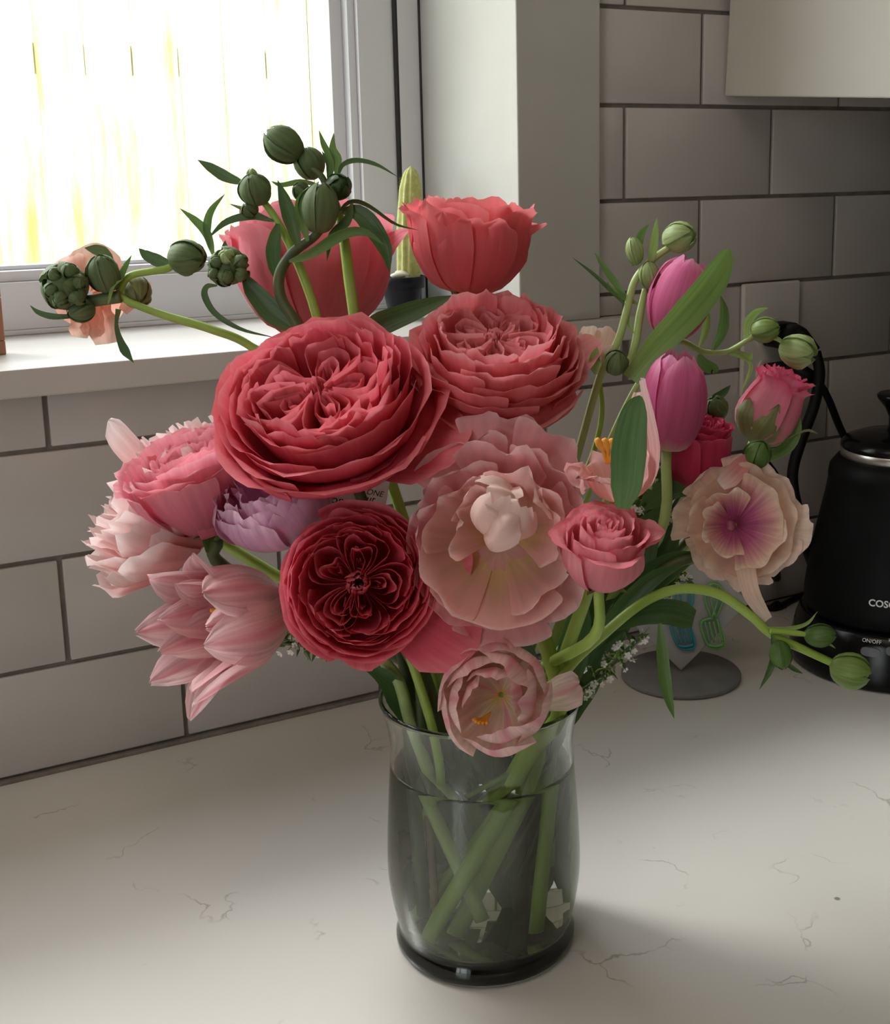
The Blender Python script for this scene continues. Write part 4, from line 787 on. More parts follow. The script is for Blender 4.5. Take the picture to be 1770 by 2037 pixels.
leaf(rS, K_([(225, 520), (200, 500), (168, 493)], 0.688), 26, G_bud)
leaf(rS, K_([(215, 605), (225, 570), (243, 556)], 0.682), 8, G_lit)
# U: pale crumpled bud with a curling leaf
rU = empty('budding_ranunculus', W(590, 650, 0.672), 'stem with one crumpled grey-green bud and a curling thin leaf, before the window', 'flower bud')
gU = VC + Vector((-0.030, 0.004, RIMZ))
stempx(rU, K_([(640, 760), (585, 650), (545, 605), (500, 562), (470, 540)], 0.672), 9, ST_d, bottom=inv(895, 1760, 0.73), gat=gU)
leaf(rU, K_([(585, 655), (545, 625), (505, 580), (480, 545)], 0.669), 46, G_dark, fold=0.2)
bud(rU, 455, 532, 0.668, 36, (-0.25, 0.25, 0.9), G_bud, opened=0.35, seed=9, long=0.95)
for i, (dx, dy, r_) in enumerate([(-26, -10, 15), (-4, -22, 16), (24, -12, 16), (26, 14, 15), (-6, 20, 17), (-30, 14, 13)]):
    bud(rU, 455 + dx, 532 + dy, 0.660, r_, (dx / 50, -dy / 50, 0.8), G_budL if i == 1 else G_bud, n=3, seed=12 + i, long=0.9, name='bud_lobe')
leaf(rU, K_([(432, 568), (412, 570), (408, 590), (430, 625), (480, 655), (548, 672)], 0.67), 14, G_dark, ns=24)
leaf(rU, K_([(445, 515), (447, 495), (448, 478)], 0.669), 14, G_dark)
# V1..V3: dark buds at the top
rV1 = empty('budding_ranunculus', W(590, 650, 0.665), 'curved dark stem bearing the large ribbed green bud before the pink rose', 'flower bud')
gV = VC + Vector((-0.022, 0.014, RIMZ))
stempx(rV1, K_([(640, 780), (595, 655), (560, 595), (556, 548), (580, 505), (625, 470), (645, 445)], 0.662), 11, ST_d, bottom=inv(930, 1740, 0.735), gat=gV)
bud(rV1, 636, 415, 0.660, 38, (0.12, 0.95, 0.25), G_bud, seed=21, long=1.3)
leaf(rV1, K_([(595, 495), (580, 440), (567, 400), (552, 358)], 0.66), 32, G_dark, fold=0.3)
leaf(rV1, K_([(612, 480), (600, 430), (598, 400), (610, 375)], 0.658), 24, G_mid, fold=0.3)
leaf(rV1, K_([(575, 520), (620, 505), (680, 468), (725, 462), (765, 488)], 0.658), 24, G_mid, fold=0.3)
leaf(rV1, K_([(553, 445), (545, 490), (546, 530), (552, 562)], 0.667), 32, G_dark, fold=0.3)
rV2 = empty('budding_ranunculus', W(632, 640, 0.672), 'stem with the round ribbed bud topped by a pale nub and a long left-pointing leaf', 'flower bud')
stempx(rV2, K_([(660, 780), (632, 640), (605, 555), (575, 485), (545, 430), (522, 398)], 0.672), 9, ST_g, bottom=inv(950, 1720, 0.735), gat=VC + Vector((-0.012, 0.02, RIMZ)))
bud(rV2, 507, 378, 0.668, 32, (-0.1, 0.8, 0.5), G_bud, seed=25, long=1.0)
bud(rV2, 497, 417, 0.670, 16, (-0.2, 0.2, 0.7), G_bud, seed=26, n=4)
bud(rV2, 501, 348, 0.668, 11, (0, 1, 0.2), G_budL, seed=27, n=3)
leaf(rV2, K_([(486, 365), (450, 352), (420, 334), (393, 318)], 0.67), 24, G_dark, fold=0.3)
leaf(rV2, K_([(545, 440), (500, 430), (450, 442), (412, 476)], 0.67), 17, G_dark)
leaf(rV2, K_([(425, 510), (412, 465), (390, 440), (357, 414)], 0.67), 20, G_mid)
leaf(rV2, K_([(418, 495), (412, 455), (420, 420), (448, 385)], 0.67), 18, G_mid)
leaf(rV2, K_([(540, 440), (500, 422), (455, 405)], 0.67), 12, G_mid)
rV3 = empty('budding_ranunculus', W(705, 650, 0.68), 'tallest dark stem with the two topmost plump buds and drooping strap leaves', 'flower bud')
stempx(rV3, K_([(720, 780), (707, 650), (695, 560), (685, 480), (672, 420), (655, 385)], 0.68), 11, ST_g, bottom=inv(975, 1720, 0.74), gat=VC + Vector((-0.002, 0.024, RIMZ)))
stempx(rV3, K_([(655, 388), (640, 352), (615, 330), (592, 302)], 0.677), 7, ST_d)
bud(rV3, 565, 287, 0.675, 34, (-0.72, 0.52, 0.3), G_bud, seed=31, long=1.2)
bud(rV3, 615, 326, 0.682, 29, (-0.3, 0.85, 0.1), G_bud, seed=32, long=1.1)
bud(rV3, 671, 374, 0.67, 25, (0.5, 0.3, 0.8), G_dark, seed=33, opened=0.25)
bud(rV3, 600, 382, 0.675, 18, (-0.4, 0.4, 0.6), G_bud, seed=34, n=4)
leaf(rV3, K_([(655, 360), (660, 320), (645, 290), (634, 258)], 0.675), 16, G_mid)
leaf(rV3, K_([(668, 355), (672, 320), (662, 295), (664, 264)], 0.675), 18, G_mid)
leaf(rV3, K_([(655, 375), (655, 330), (640, 300)], 0.676), 14, G_dark)
leaf(rV3, K_([(672, 352), (682, 328), (710, 319), (750, 328), (793, 353)], 0.672), 11, G_dark)
leaf(rV3, K_([(672, 425), (700, 405), (735, 415), (785, 448), (832, 458)], 0.668), 38, G_dark, fold=0.35, hint=UP)
leaf(rV3, K_([(680, 420), (715, 425), (748, 462), (768, 500), (775, 541)], 0.668), 40, G_dark, fold=0.35)
leaf(rV3, K_([(640, 370), (600, 362), (560, 368), (538, 360)], 0.678), 12, G_mid)
leaf(rV3, K_([(700, 405), (690, 440), (660, 470), (650, 520)], 0.666), 20, G_dark)
leaf(rV3, K_([(712, 664), (770, 640), (840, 612), (902, 588)], 0.672), 50, G_dark, fold=0.3, shape=[(0, 0.4), (0.25, 1.0), (0.6, 0.8), (0.85, 0.4), (1, 0.02)])
leaf(rV3, K_([(720, 655), (750, 632), (778, 612)], 0.676), 14, G_mid)

# W: right spray of buds
rW = empty('budding_ranunculus', W(1215, 740, 0.69), 'green stem with the highest right-hand bud and needle leaves before the tiles', 'flower bud')
gW = VC + Vector((0.03, 0.012, RIMZ))
stempx(rW, K_([(1150, 900), (1198, 735), (1228, 680), (1246, 620), (1262, 560), (1292, 520), (1330, 492)], 0.69), 8, ST_l, bottom=inv(1090, 1740, 0.74), gat=gW)
bud(rW, 1350, 472, 0.69, 30, (0.62, 0.1, 0.6), G_budL, seed=41, opened=0.1)
bud(rW, 1262, 500, 0.69, 17, (-0.2, 0.95, 0.2), G_budL, seed=42, long=1.6)
bud(rW, 1291, 548, 0.688, 20, (-0.1, 0.9, 0.4), G_budL, seed=43, long=1.4)
bud(rW, 1318, 560, 0.69, 14, (0.5, 0.5, 0.4), G_lit, seed=44, long=1.4)
leaf(rW, K_([(1290, 535), (1298, 500), (1303, 465), (1306, 432)], 0.688), 18, G_lit)
leaf(rW, K_([(1258, 530), (1268, 490), (1276, 465), (1291, 445)], 0.692), 18, G_mid)
leaf(rW, K_([(1246, 610), (1212, 575), (1180, 545), (1138, 512)], 0.69), 9, G_dark)
leaf(rW, K_([(1250, 600), (1225, 565), (1200, 530), (1182, 502)], 0.69), 15, G_mid)
leaf(rW, K_([(1268, 605), (1240, 590), (1215, 575), (1207, 560)], 0.69), 14, G_mid)
leaf(rW, K_([(1250, 600), (1250, 640), (1262, 665)], 0.69), 9, G_lit)
leaf(rW, K_([(1310, 500), (1300, 520), (1330, 500), (1345, 495)], 0.69), 8, G_lit)
stempx(rW, K_([(1250, 730), (1264, 680), (1272, 630), (1283, 575)], 0.692), 8, ST_l)
bud(rW, 1225, 722, 0.672, 23, (0.2, 0.7, 0.6), G_bud, seed=45)
leaf(rW, K_([(1185, 745), (1182, 715), (1188, 690)], 0.672), 24, G_lit)
# pale flower half hidden behind
rp = empty('ranunculus', W(1190, 690, 0.70), 'half hidden cream flower between the ruffled rose and the striped tulip leaf', 'ranunculus')
Fp = Fl(1190, 690, 0.70, 44, (0.1, 0.8, 0.5), 0)
for i in range(6): cup_petal(Fp, i * 1.05, [(0.1, -0.5), (0.6, -0.35), (0.95, 0.1), (0.95, 0.6)], rad(42), creamO, rp, rnd=0.25, wav=0.12, seed=i * 2.0)
stempx(rp, K_([(1180, 900), (1190, 720)], 0.70), 6, ST_g, bottom=inv(1070, 1750, 0.735), gat=gW + Vector((-0.008, 0.01, 0)))
# X: two pale buds far right
rX = empty('budding_ranunculus', W(1350, 680, 0.70), 'arching stem ending in two pale green buds before the wall outlet', 'flower bud')
stempx(rX, K_([(1180, 960), (1265, 770), (1340, 682), (1400, 700), (1450, 698), (1498, 668)], 0.70), 6, ST_l, bottom=inv(1100, 1730, 0.735), gat=gW + Vector((0.006, 0, 0)))
bud(rX, 1520, 656, 0.70, 25, (0.9, 0.15, 0.3), G_lit, seed=51)
stempx(rX, K_([(1450, 698), (1500, 672), (1540, 672), (1562, 686)], 0.703), 5, ST_l)
bud(rX, 1585, 697, 0.70, 32, (0.75, -0.25, 0.55), G_budL, seed=52, opened=0.2)
leaf(rX, K_([(1484, 680), (1486, 645), (1503, 622), (1528, 612)], 0.70), 18, G_lit)
leaf(rX, K_([(1415, 700), (1436, 660), (1440, 620), (1432, 585)], 0.70), 22, G_mid, fold=0.4)
leaf(rX, K_([(1390, 695), (1402, 660), (1406, 630), (1402, 600)], 0.70), 16, G_lit)
leaf(rX, K_([(1440, 700), (1470, 705), (1490, 712), (1497, 700)], 0.70), 16, G_lit)
leaf(rX, K_([(1470, 703), (1492, 725), (1488, 750), (1472, 785)], 0.70), 9, G_lit)
leaf(rX, K_([(1390, 705), (1400, 725), (1420, 735), (1418, 742)], 0.70), 26, G_mid)
bud(rX, 1425, 812, 0.69, 23, (-0.3, 0.5, 0.5), G_bud, seed=53)
leaf(rX, K_([(1405, 815), (1420, 795), (1440, 780), (1453, 766)], 0.69), 18, G_dark)
stempx(rX, K_([(1425, 830), (1400, 900), (1330, 1020), (1190, 1250)], 0.70), 5, ST_d)
# Y: arching stem lower right
rY = empty('budding_ranunculus', W(1150, 1320, 0.65), 'arching stem drooping lower right with buds hanging before the black kettle', 'flower bud')
stempx(rY, K_([(1130, 1330), (1200, 1262), (1280, 1198), (1350, 1172), (1425, 1180), (1490, 1222), (1535, 1262), (1600, 1293), (1662, 1322)], 0.648), 10, ST_g, bottom=inv(870, 1845, 0.715), gat=W(1080, 1420, 0.66))
bud(rY, 1690, 1332, 0.645, 34, (0.95, -0.2, 0.3), G_lit, seed=61, opened=0.12)
stempx(rY, K_([(1530, 1254), (1570, 1258), (1605, 1262)], 0.645), 6, ST_g)
bud(rY, 1630, 1263, 0.645, 22, (0.98, 0.05, 0.2), G_mid, seed=62, long=1.4)
bud(rY, 1552, 1302, 0.642, 22, (0.1, -0.9, 0.4), G_mid, seed=63, long=1.3)
leaf(rY, K_([(1535, 1262), (1540, 1300), (1530, 1335), (1510, 1372)], 0.643), 16, G_dark)
leaf(rY, K_([(1562, 1318), (1578, 1330), (1597, 1340)], 0.643), 10, G_dark)
leaf(rY, K_([(1525, 1248), (1570, 1250), (1605, 1240), (1626, 1216)], 0.645), 9, G_lit)
leaf(rY, K_([(1630, 1275), (1650, 1282), (1662, 1290)], 0.645), 5, G_lit)
leaf(rY, K_([(1215, 1250), (1270, 1225), (1330, 1218), (1380, 1232)], 0.655), 58, G_dark, fold=0.15, shape=[(0, 0.3), (0.2, 0.6), (0.6, 0.9), (0.88, 0.95), (1, 0.62)], hint=UP * 0.4 + BK)
leaf(rY, K_([(1312, 1240), (1317, 1300), (1325, 1370), (1341, 1430)], 0.64), 26, G_mid, fold=0.3, shape=[(0, 0.3), (0.3, 0.9), (0.6, 1.0), (0.85, 0.55), (1, 0.02)])
stempx(rY, K_([(1085, 1400), (1150, 1310), (1230, 1220), (1330, 1130), (1400, 1105)], 0.668), 14, ST_d)

# tall leaves of the tulips rising from the rim
leaf(rJ, [(1090, 1420, 0.672), (1130, 1330, 0.665), (1150, 1240, 0.66), (1160, 1170, 0.655)], 66, G_tulip, fold=0.25)
leaf(rM, [(1120, 1400, 0.68), (1190, 1310, 0.68), (1260, 1210, 0.68), (1370, 1120, 0.68)], 46, G_tulip, fold=0.3)
leaf(rN, [(1080, 1410, 0.68), (1150, 1260, 0.68), (1230, 1150, 0.68), (1290, 1080, 0.68)], 50, G_dark, fold=0.3)
leaf(rM, [(1095, 1500, 0.695), (1118, 1430, 0.692), (1165, 1370, 0.695), (1215, 1310, 0.69)], 56, G_tulip, fold=0.3)
leaf(rK, [(880, 1400, 0.70), (905, 1320, 0.69), (925, 1260, 0.68), (935, 1230, 0.675)], 40, G_dark, fold=0.3)
leaf(rK, [(1080, 1395, 0.70), (1030, 1290, 0.70), (1000, 1230, 0.70)], 60, G_dark, fold=0.3)
leaf(rI, [(845, 1480, 0.69), (800, 1400, 0.68), (770, 1350, 0.67), (715, 1320, 0.66)], 50, G_dark, fold=0.3)
leaf(rI, [(900, 1690, 0.71), (905, 1560, 0.705), (890, 1460, 0.70), (860, 1390, 0.69)], 60, G_dark, fold=0.3)
leaf(rG, [(1040, 1700, 0.728), (1030, 1560, 0.725), (1015, 1460, 0.718), (1000, 1380, 0.71)], 90, G_dark, fold=0.3)
leaf(rG, [(960, 1690, 0.73), (965, 1560, 0.728), (960, 1460, 0.72), (950, 1380, 0.71)], 90, G_dark, fold=0.3)
leaf(rH, [(860, 1780, 0.712), (862, 1600, 0.712), (865, 1460, 0.708), (860, 1380, 0.70)], 80, G_dark, fold=0.3)
leaf(rN, [(1062, 1740, 0.722), (1062, 1580, 0.718), (1060, 1460, 0.712), (1065, 1380, 0.705)], 80, G_dark, fold=0.3)
leaf(rJ, [(1005, 1780, 0.735), (1000, 1650, 0.735), (990, 1520, 0.73), (985, 1420, 0.72)], 100, G_dark, fold=0.3)

# waxflower filler
def floret_mesh():
    vs, fs = [], []
    for i in range(5):
        a = 2 * PI * i / 5; n = len(vs)
        for (r, da, z) in [(0.1, 0, 0.0), (0.5, -0.62, 0.14), (0.92, -0.46, 0.3), (1.08, 0, 0.36), (0.92, 0.46, 0.3), (0.5, 0.62, 0.14)]:
            vs.append((r * math.cos(a + da), r * math.sin(a + da), z))
        fs += [(n, n + 1, n + 2, n + 3), (n, n + 3, n + 4, n + 5)]
    n = len(vs)
    for i in range(6): vs.append((0.2 * math.cos(i * PI / 3), 0.2 * math.sin(i * PI / 3), 0.12))
    vs.append((0, 0, -0.5)); fs += [(n + i, n + (i + 1) % 6, n + 6) for i in range(6)] + [tuple(n + i for i in range(6))]
    me = bpy.data.meshes.new('floret'); me.from_pydata(vs, [], fs); return me
M['wax'] = mottled('white_waxflower_petal', (0.78, 0.74, 0.70), (0.86, 0.83, 0.80), 80, 0.6)
FLO = floret_mesh(); FLO.materials.append(M['wax'])
LFM = bpy.data.meshes.new('small_leaf'); LFM.from_pydata([(0, 0, 0), (-0.3, 0.5, 0.06), (0, 0.5, 0), (0.3, 0.5, 0.06), (0, 1.1, 0.1)], [], [(0, 2, 1), (0, 3, 2), (1, 2, 4), (2, 3, 4)]); LFM.materials.append(G_dark)
BUM = bpy.data.meshes.new('tiny_bud'); _bm = bmesh.new(); bmesh.ops.create_icosphere(_bm, subdivisions=1, radius=0.5); _bm.to_mesh(BUM); _bm.free(); BUM.materials.append(G_budL)
def waxflower(label, pts, nf, seed, spread=20, white=0.6, r0=0.25, bottom=None, lf=1.0):
    rr = random.Random(seed); P = [W(*p) for p in pts]; root = empty('waxflower_sprig', P[0], label, 'filler flower', 'white waxflower sprigs in the bouquet')
    full = ([bottom, P[0].lerp(bottom, 0.4)] if bottom is not None else []) + P
    tube('stem', full, 0.0012, ST_d, root, n=6, steps=8 * len(full)); S2 = spline(P, 40); k = pts[-1][2]
    for i in range(nf):
        u = r0 + (1 - r0) * (i + 0.5) / nf; p = S2[int(u * 40)]
        d = (RX * rr.gauss(0, 1) + UP * rr.gauss(0, 1) + BK * rr.gauss(0.2, 0.7)) * (spread * k / F); e = p + d * 0.8
        tube('stalk', [p, p + d * 0.5 + UP * 0.001, e], 0.0004, ST_g, root, n=4, steps=3)
        for j in range(2):
            typ = FLO if rr.random() < white else BUM
            o = bpy.data.objects.new('floret' if typ is FLO else 'tiny_bud', typ); COL.objects.link(o); o.parent = root
            o.location = e + (RX * rr.gauss(0, 6) + UP * rr.gauss(0, 6)) * (k / F) - P[0]
            sc = rr.uniform(6, 8.5) * k / F; o.scale = (sc,) * 3
            o.rotation_euler = (d.normalized() + BK * 0.6 + Vector((rr.gauss(0, .4), rr.gauss(0, .4), rr.gauss(0, .4)))).to_track_quat('Z', 'Y').to_euler()
        o = bpy.data.objects.new('leaf', LFM); COL.objects.link(o); o.parent = root; o.location = p - P[0]
        sc = rr.uniform(22, 34) * lf * k / F; o.scale = (sc * 0.55, sc, sc); o.rotation_euler = (rr.uniform(0, 6), rr.uniform(0, 6), rr.uniform(0, 6))
waxflower('dark waxflower sprig with small white florets at the vase rim, lower right', [(1120, 1400, 0.68), (1170, 1365, 0.675), (1225, 1315, 0.675), (1280, 1262, 0.675)], 34, 1, 16, 0.62, 0.15, VC + Vector((0.02, -0.01, 0.04)))
waxflower('white waxflower sprig above the grey stand, under the cream ranunculus', [(1110, 1395, 0.69), (1210, 1250, 0.685), (1300, 1190, 0.685), (1365, 1140, 0.685)], 22, 2, 16, 0.75, 0.5, VC + Vector((0.015, 0.0, 0.04)))
waxflower('dark leafy waxflower sprig between the crimson rose and the small pink rose', [(1100, 1395, 0.70), (1210, 1180, 0.69), (1275, 1050, 0.685), (1310, 950, 0.685)], 60, 3, 30, 0.3, 0.3, VC + Vector((0.01, 0.005, 0.04)), 2.0)
waxflower('white waxflower sprig showing left of the deep coral rose', [(830, 1400, 0.69), (730, 1310, 0.68), (640, 1290, 0.675), (545, 1275, 0.67)], 22, 4, 13, 0.7, 0.5, VC + Vector((-0.01, -0.005, 0.04)))
waxflower('short waxflower sprig between the striped tulip and the deep coral rose', [(720, 1290, 0.69), (640, 1230, 0.69), (545, 1180, 0.685)], 10, 5, 12, 0.5, 0.6)

leaf(rQ, [(1280, 1010, 0.675), (1310, 985, 0.672), (1340, 975, 0.67), (1372, 985, 0.67)], 50, G_dark, fold=0.25)
leaf(rQ, [(1240, 1180, 0.672), (1265, 1120, 0.67), (1290, 1050, 0.67), (1335, 1000, 0.67)], 70, G_dark, fold=0.2)
leaf(rR, [(1220, 1230, 0.675), (1280, 1160, 0.67), (1340, 1120, 0.668), (1400, 1100, 0.668)], 60, G_dark, fold=0.25)
leaf(rR, [(1180, 1290, 0.68), (1260, 1190, 0.68), (1320, 1090, 0.68), (1360, 1020, 0.68)], 66, G_dark, fold=0.25)
leaf(rL, [(1170, 1300, 0.66), (1230, 1220, 0.655), (1300, 1150, 0.65), (1360, 1125, 0.65)], 40, G_dark, fold=0.3)
# bare woody twigs standing in the water
for lab, pts, r_, mt in [('thick brown twig standing nearest the left wall of the vase', [inv(800, 1400, 0.70, 0.045), inv(815, 1550, 0.70, 0.044), inv(830, 1820, 0.692)], 0.0036, ST_b),
                         ('thin reddish brown twig standing upright left of the green stems in the vase', [inv(862, 1420, 0.69, 0.044), inv(874, 1600, 0.682, 0.044), inv(884, 1840, 0.680)], 0.0021, ST_b),
                         ('short pale brown twig lying slanted low at the left in the vase', [inv(796, 1745, 0.70, 0.044), inv(835, 1705, 0.705), inv(872, 1640, 0.712)], 0.0044, ST_b),
                         ('dark twig leaning against the left side of the vase behind the brown ones', [inv(840, 1400, 0.712, 0.044), inv(812, 1600, 0.715, 0.044), inv(806, 1770, 0.715)], 0.0038, ST_d),
                         ('dark twig at the back of the vase behind the thin reddish one', [inv(870, 1400, 0.72, 0.044), inv(860, 1600, 0.735, 0.044), inv(850, 1800, 0.74)], 0.0036, ST_d)]:
    rk = empty('twig', pts[-1], lab, 'twig'); tube('bark', pts, [(0, r_), (1, r_ * 0.95)], mt, rk, bump=0.25)
    tube('node', [pts[1] + RX * r_ * 0.6, pts[1] + RX * (r_ * 1.6) + UP * r_], r_ * 0.4, mt, rk, n=6)

# the florist's card, handwritten
def text_vf(s, size, font=None, shear=0.0, extr=0.0, ax='LEFT', off=0.0):
    c = bpy.data.curves.new('txt', 'FONT'); c.body = s; c.size = size; c.shear = shear; c.extrude = extr; c.offset = off; c.align_x = ax; c.resolution_u = 3
    o = bpy.data.objects.new('txt', c); COL.objects.link(o); dg = bpy.context.evaluated_depsgraph_get()
    me = bpy.data.meshes.new_from_object(o.evaluated_get(dg)); vs = [v.co.copy() for v in me.vertices]; fs = [tuple(p.vertices) for p in me.polygons]
    bpy.data.objects.remove(o); bpy.data.curves.remove(c); bpy.data.meshes.remove(me); return vs, fs
M['paper'] = mottled('card_paper', (0.72, 0.68, 0.62), (0.77, 0.73, 0.68), 60, 0.85)
M['ink'] = mat('black_ink', (0.02, 0.018, 0.016), 0.7)
kc = 0.668; cc = W(712, 985, kc); rc = empty('message_card', cc, 'white card with black handwriting between the stems under the largest rose', 'card')
ca = rad(-10); cx_ = (RX * math.cos(ca) + UP * math.sin(ca)); cy_ = (UP * math.cos(ca) - RX * math.sin(ca)); u_ = kc / F
def card_pt(x, y, z=0.0): return cc + cx_ * (x * u_) + cy_ * (y * u_) + BK * (z * u_)
vs, fs = boxvf((-62, -85, -1), (58, 70, 1), 0.5, 1); mk('paper', [card_pt(*v) for v in vs], fs, M['paper'], rc, smooth=False)
for s, x, y, sz in [('u', 30, 38, 30), ('ONE', 15, 5, 16), ('uut', 6, -10, 21), ('e', -38, -2, 26), ('one', -52, -24, 24)]:
    vs, fs = text_vf(s, sz, shear=0.25, extr=0.3); mk('handwriting', [card_pt(v.x + x, v.y + y, v.z + 1.4) for v in vs], fs, M['ink'], rc, smooth=False)

# ================================================================ window sill plants
pb = onz(802, 634, SILL_Z); kp = (pb - CAM).dot(FW); up_ = kp / F
PT = empty('potted_cactus', pb, 'tall fuzzy yellow-green cactus in a small dark pot on the window sill', 'cactus')
M['pot'] = mat('dark_navy_pot', (0.005, 0.006, 0.011), 0.45, spec=0.2)
lathe('pot', [(0.0005, 0.0), (25 * up_, 0.0), (27 * up_, 2 * up_), (38 * up_, 60 * up_), (39 * up_, 62 * up_), (44 * up_, 62 * up_), (46 * up_, 84 * up_), (43 * up_, 85 * up_), (40 * up_, 70 * up_), (0.0005, 70 * up_)], pb, M['pot'], PT, 28)
M['pebble'] = mottled('pale_pebble', (0.55, 0.52, 0.42), (0.68, 0.65, 0.55), 40, 0.8)
rr = random.Random(5)
for i in range(14):
    bm = bmesh.new(); bmesh.ops.create_icosphere(bm, subdivisions=2, radius=1.0)
    a, d = rr.uniform(0, 6.28), rr.uniform(0, 32) * up_; r_ = rr.uniform(6, 13) * up_; c0 = pb + Vector((d * math.cos(a), d * math.sin(a), (80 + rr.uniform(0, 8)) * up_)); sq = (rr.uniform(.9, 1.4), rr.uniform(.8, 1.1), rr.uniform(.5, .8))
    mk('pebble', [c0 + Vector((v.co.x * sq[0], v.co.y * sq[1], v.co.z * sq[2])) * r_ for v in bm.verts], [[v.index for v in f.verts] for f in bm.faces], M['pebble'], PT); bm.free()
M['cactus'] = mottled('yellow_green_cactus', (0.40, 0.42, 0.12), (0.52, 0.52, 0.20), 200, 0.7)
cb, ctp = pb + Vector((0.008, 0.004, 80 * up_)), W(817, 330, kp)
ax = (ctp - cb); vs, fs = [], []
for j in range(25):
    s = j / 24; c0 = cb + ax * s; r_ = 24 * up_ * interp([(0, 0.9), (0.5, 1.0), (0.8, 0.86), (0.93, 0.6), (0.985, 0.3), (1, 0.02)], s)
    for i in range(40):
        a = 2 * PI * i / 40; rr_ = r_ * (1 + 0.10 * math.cos(a * 10)); vs.append(c0 + Vector((rr_ * math.cos(a), rr_ * math.sin(a), 0)))
fs = [(j * 40 + i, j * 40 + (i + 1) % 40, (j + 1) * 40 + (i + 1) % 40, (j + 1) * 40 + i) for j in range(24) for i in range(40)]
mk('cactus_body', vs, fs, M['cactus'], PT)
M['spine'] = petal_mat('straw_spines', [(0, (0.80, 0.72, 0.35)), (1, (0.88, 0.82, 0.5))], 0.05, 0.5)
vs, fs = [], []
for i in range(900):
    s = rr.uniform(0.02, 0.99); a = 2 * PI * rr.randrange(10) / 10 + rr.gauss(0, .06); r_ = 25 * up_ * interp([(0, 0.9), (0.5, 1.0), (0.8, 0.86), (0.93, 0.6), (1, 0.2)], s)
    d = Vector((math.cos(a), math.sin(a), 0)); p = cb + ax * s + d * r_; e = (d + Vector((rr.gauss(0, .5), rr.gauss(0, .5), rr.gauss(0.1, .5)))).normalized() * rr.uniform(6, 13) * up_
    t = e.cross(Vector((0, 0, 1))).normalized() * 0.00016; n = len(vs); vs += [p - t, p + t, p + e]; fs.append((n, n + 1, n + 2))
o = mk('spines', vs, fs, M['spine'], PT, smooth=False); o['kind'] = 'stuff'
# a second small plant in a pale cup behind, and a blue glass
pb2 = onz(786, 606, SILL_Z); k2 = (pb2 - CAM).dot(FW); u2 = k2 / F
P2 = empty('potted_succulent', pb2, 'small pale star-leaved succulent in a white cup behind the dark pot', 'succulent')
M['cup'] = mottled('white_ceramic', (0.75, 0.73, 0.68), (0.8, 0.78, 0.74), 20, 0.3)
lathe('cup', [(0.0005, 0), (20 * u2, 0), (24 * u2, 4 * u2), (28 * u2, 118 * u2), (26 * u2, 118 * u2), (22 * u2, 100 * u2), (0.0005, 100 * u2)], pb2, M['cup'], P2, 28)
fl2 = Fl(786, 462, k2, 34, (0, 0.95, 0.3)); tube('stem', [pb2 + Vector((0, 0, 98 * u2)), fl2.C], 4 * u2, ST_l, P2)
for i in range(9):
    blade(fl2, i * 0.7, [(0.05, -0.1), (0.4, 0.05), (0.8, 0.12), (1.05, 0.2)], [(0, 0.1), (0.4, 0.2), (0.8, 0.15), (1, 0.02)], G_budL, P2, cup=0.3, seed=i, name='leaf', ns=6, nt=4)
M['blueglass'] = thin_glass('pale_blue_glass', (0.50, 0.68, 0.80), 0.02)
pb3 = onz(838, 622, SILL_Z); k3 = (pb3 - CAM).dot(FW); u3 = k3 / F
tg = lathe('glass_tumbler', [(0.0005, 0), (20 * u3, 0), (22 * u3, 4 * u3), (24 * u3, 62 * u3), (22.5 * u3, 62 * u3), (20.5 * u3, 6 * u3), (0.0005, 6 * u3)], pb3 + Vector((0.003, 0.028, 0)), M['blueglass'], None, 32, loc=pb3)
tag(tg, 'small pale blue glass on the sill right behind the dark pot', 'glass')
# wooden frame edge at the far left of the sill
wb_ = onz(-14, 706, SILL_Z); kw = (wb_ - CAM).dot(FW); uw = kw / F
M['redwood'] = mottled('reddish_wood', (0.30, 0.12, 0.07), (0.42, 0.19, 0.11), 30, 0.5)
wf = empty('wooden_frame', wb_, 'edge of a reddish wooden picture frame standing on the sill at the far left', 'frame')
M['photo'] = mottled('dull_print', (0.45, 0.42, 0.38), (0.6, 0.57, 0.5), 20, 0.6)
for a, b_ in [((-0.10, -0.004, 0.0), (0.0085, 0.006, 0.010)), ((-0.10, -0.004, 0.0405), (0.0085, 0.006, 0.0505)), ((-0.002, -0.004, 0.0100), (0.0085, 0.006, 0.0405)), ((-0.10, -0.004, 0.0100), (-0.09, 0.006, 0.0405))]:
    box('frame_bar', wb_ + Vector(a), wb_ + Vector(b_), M['redwood'], wf, bev=0.0008)
box('print', wb_ + Vector((-0.09, 0.0, 0.0100)), wb_ + Vector((-0.002, 0.004, 0.0405)), M['photo'], wf)

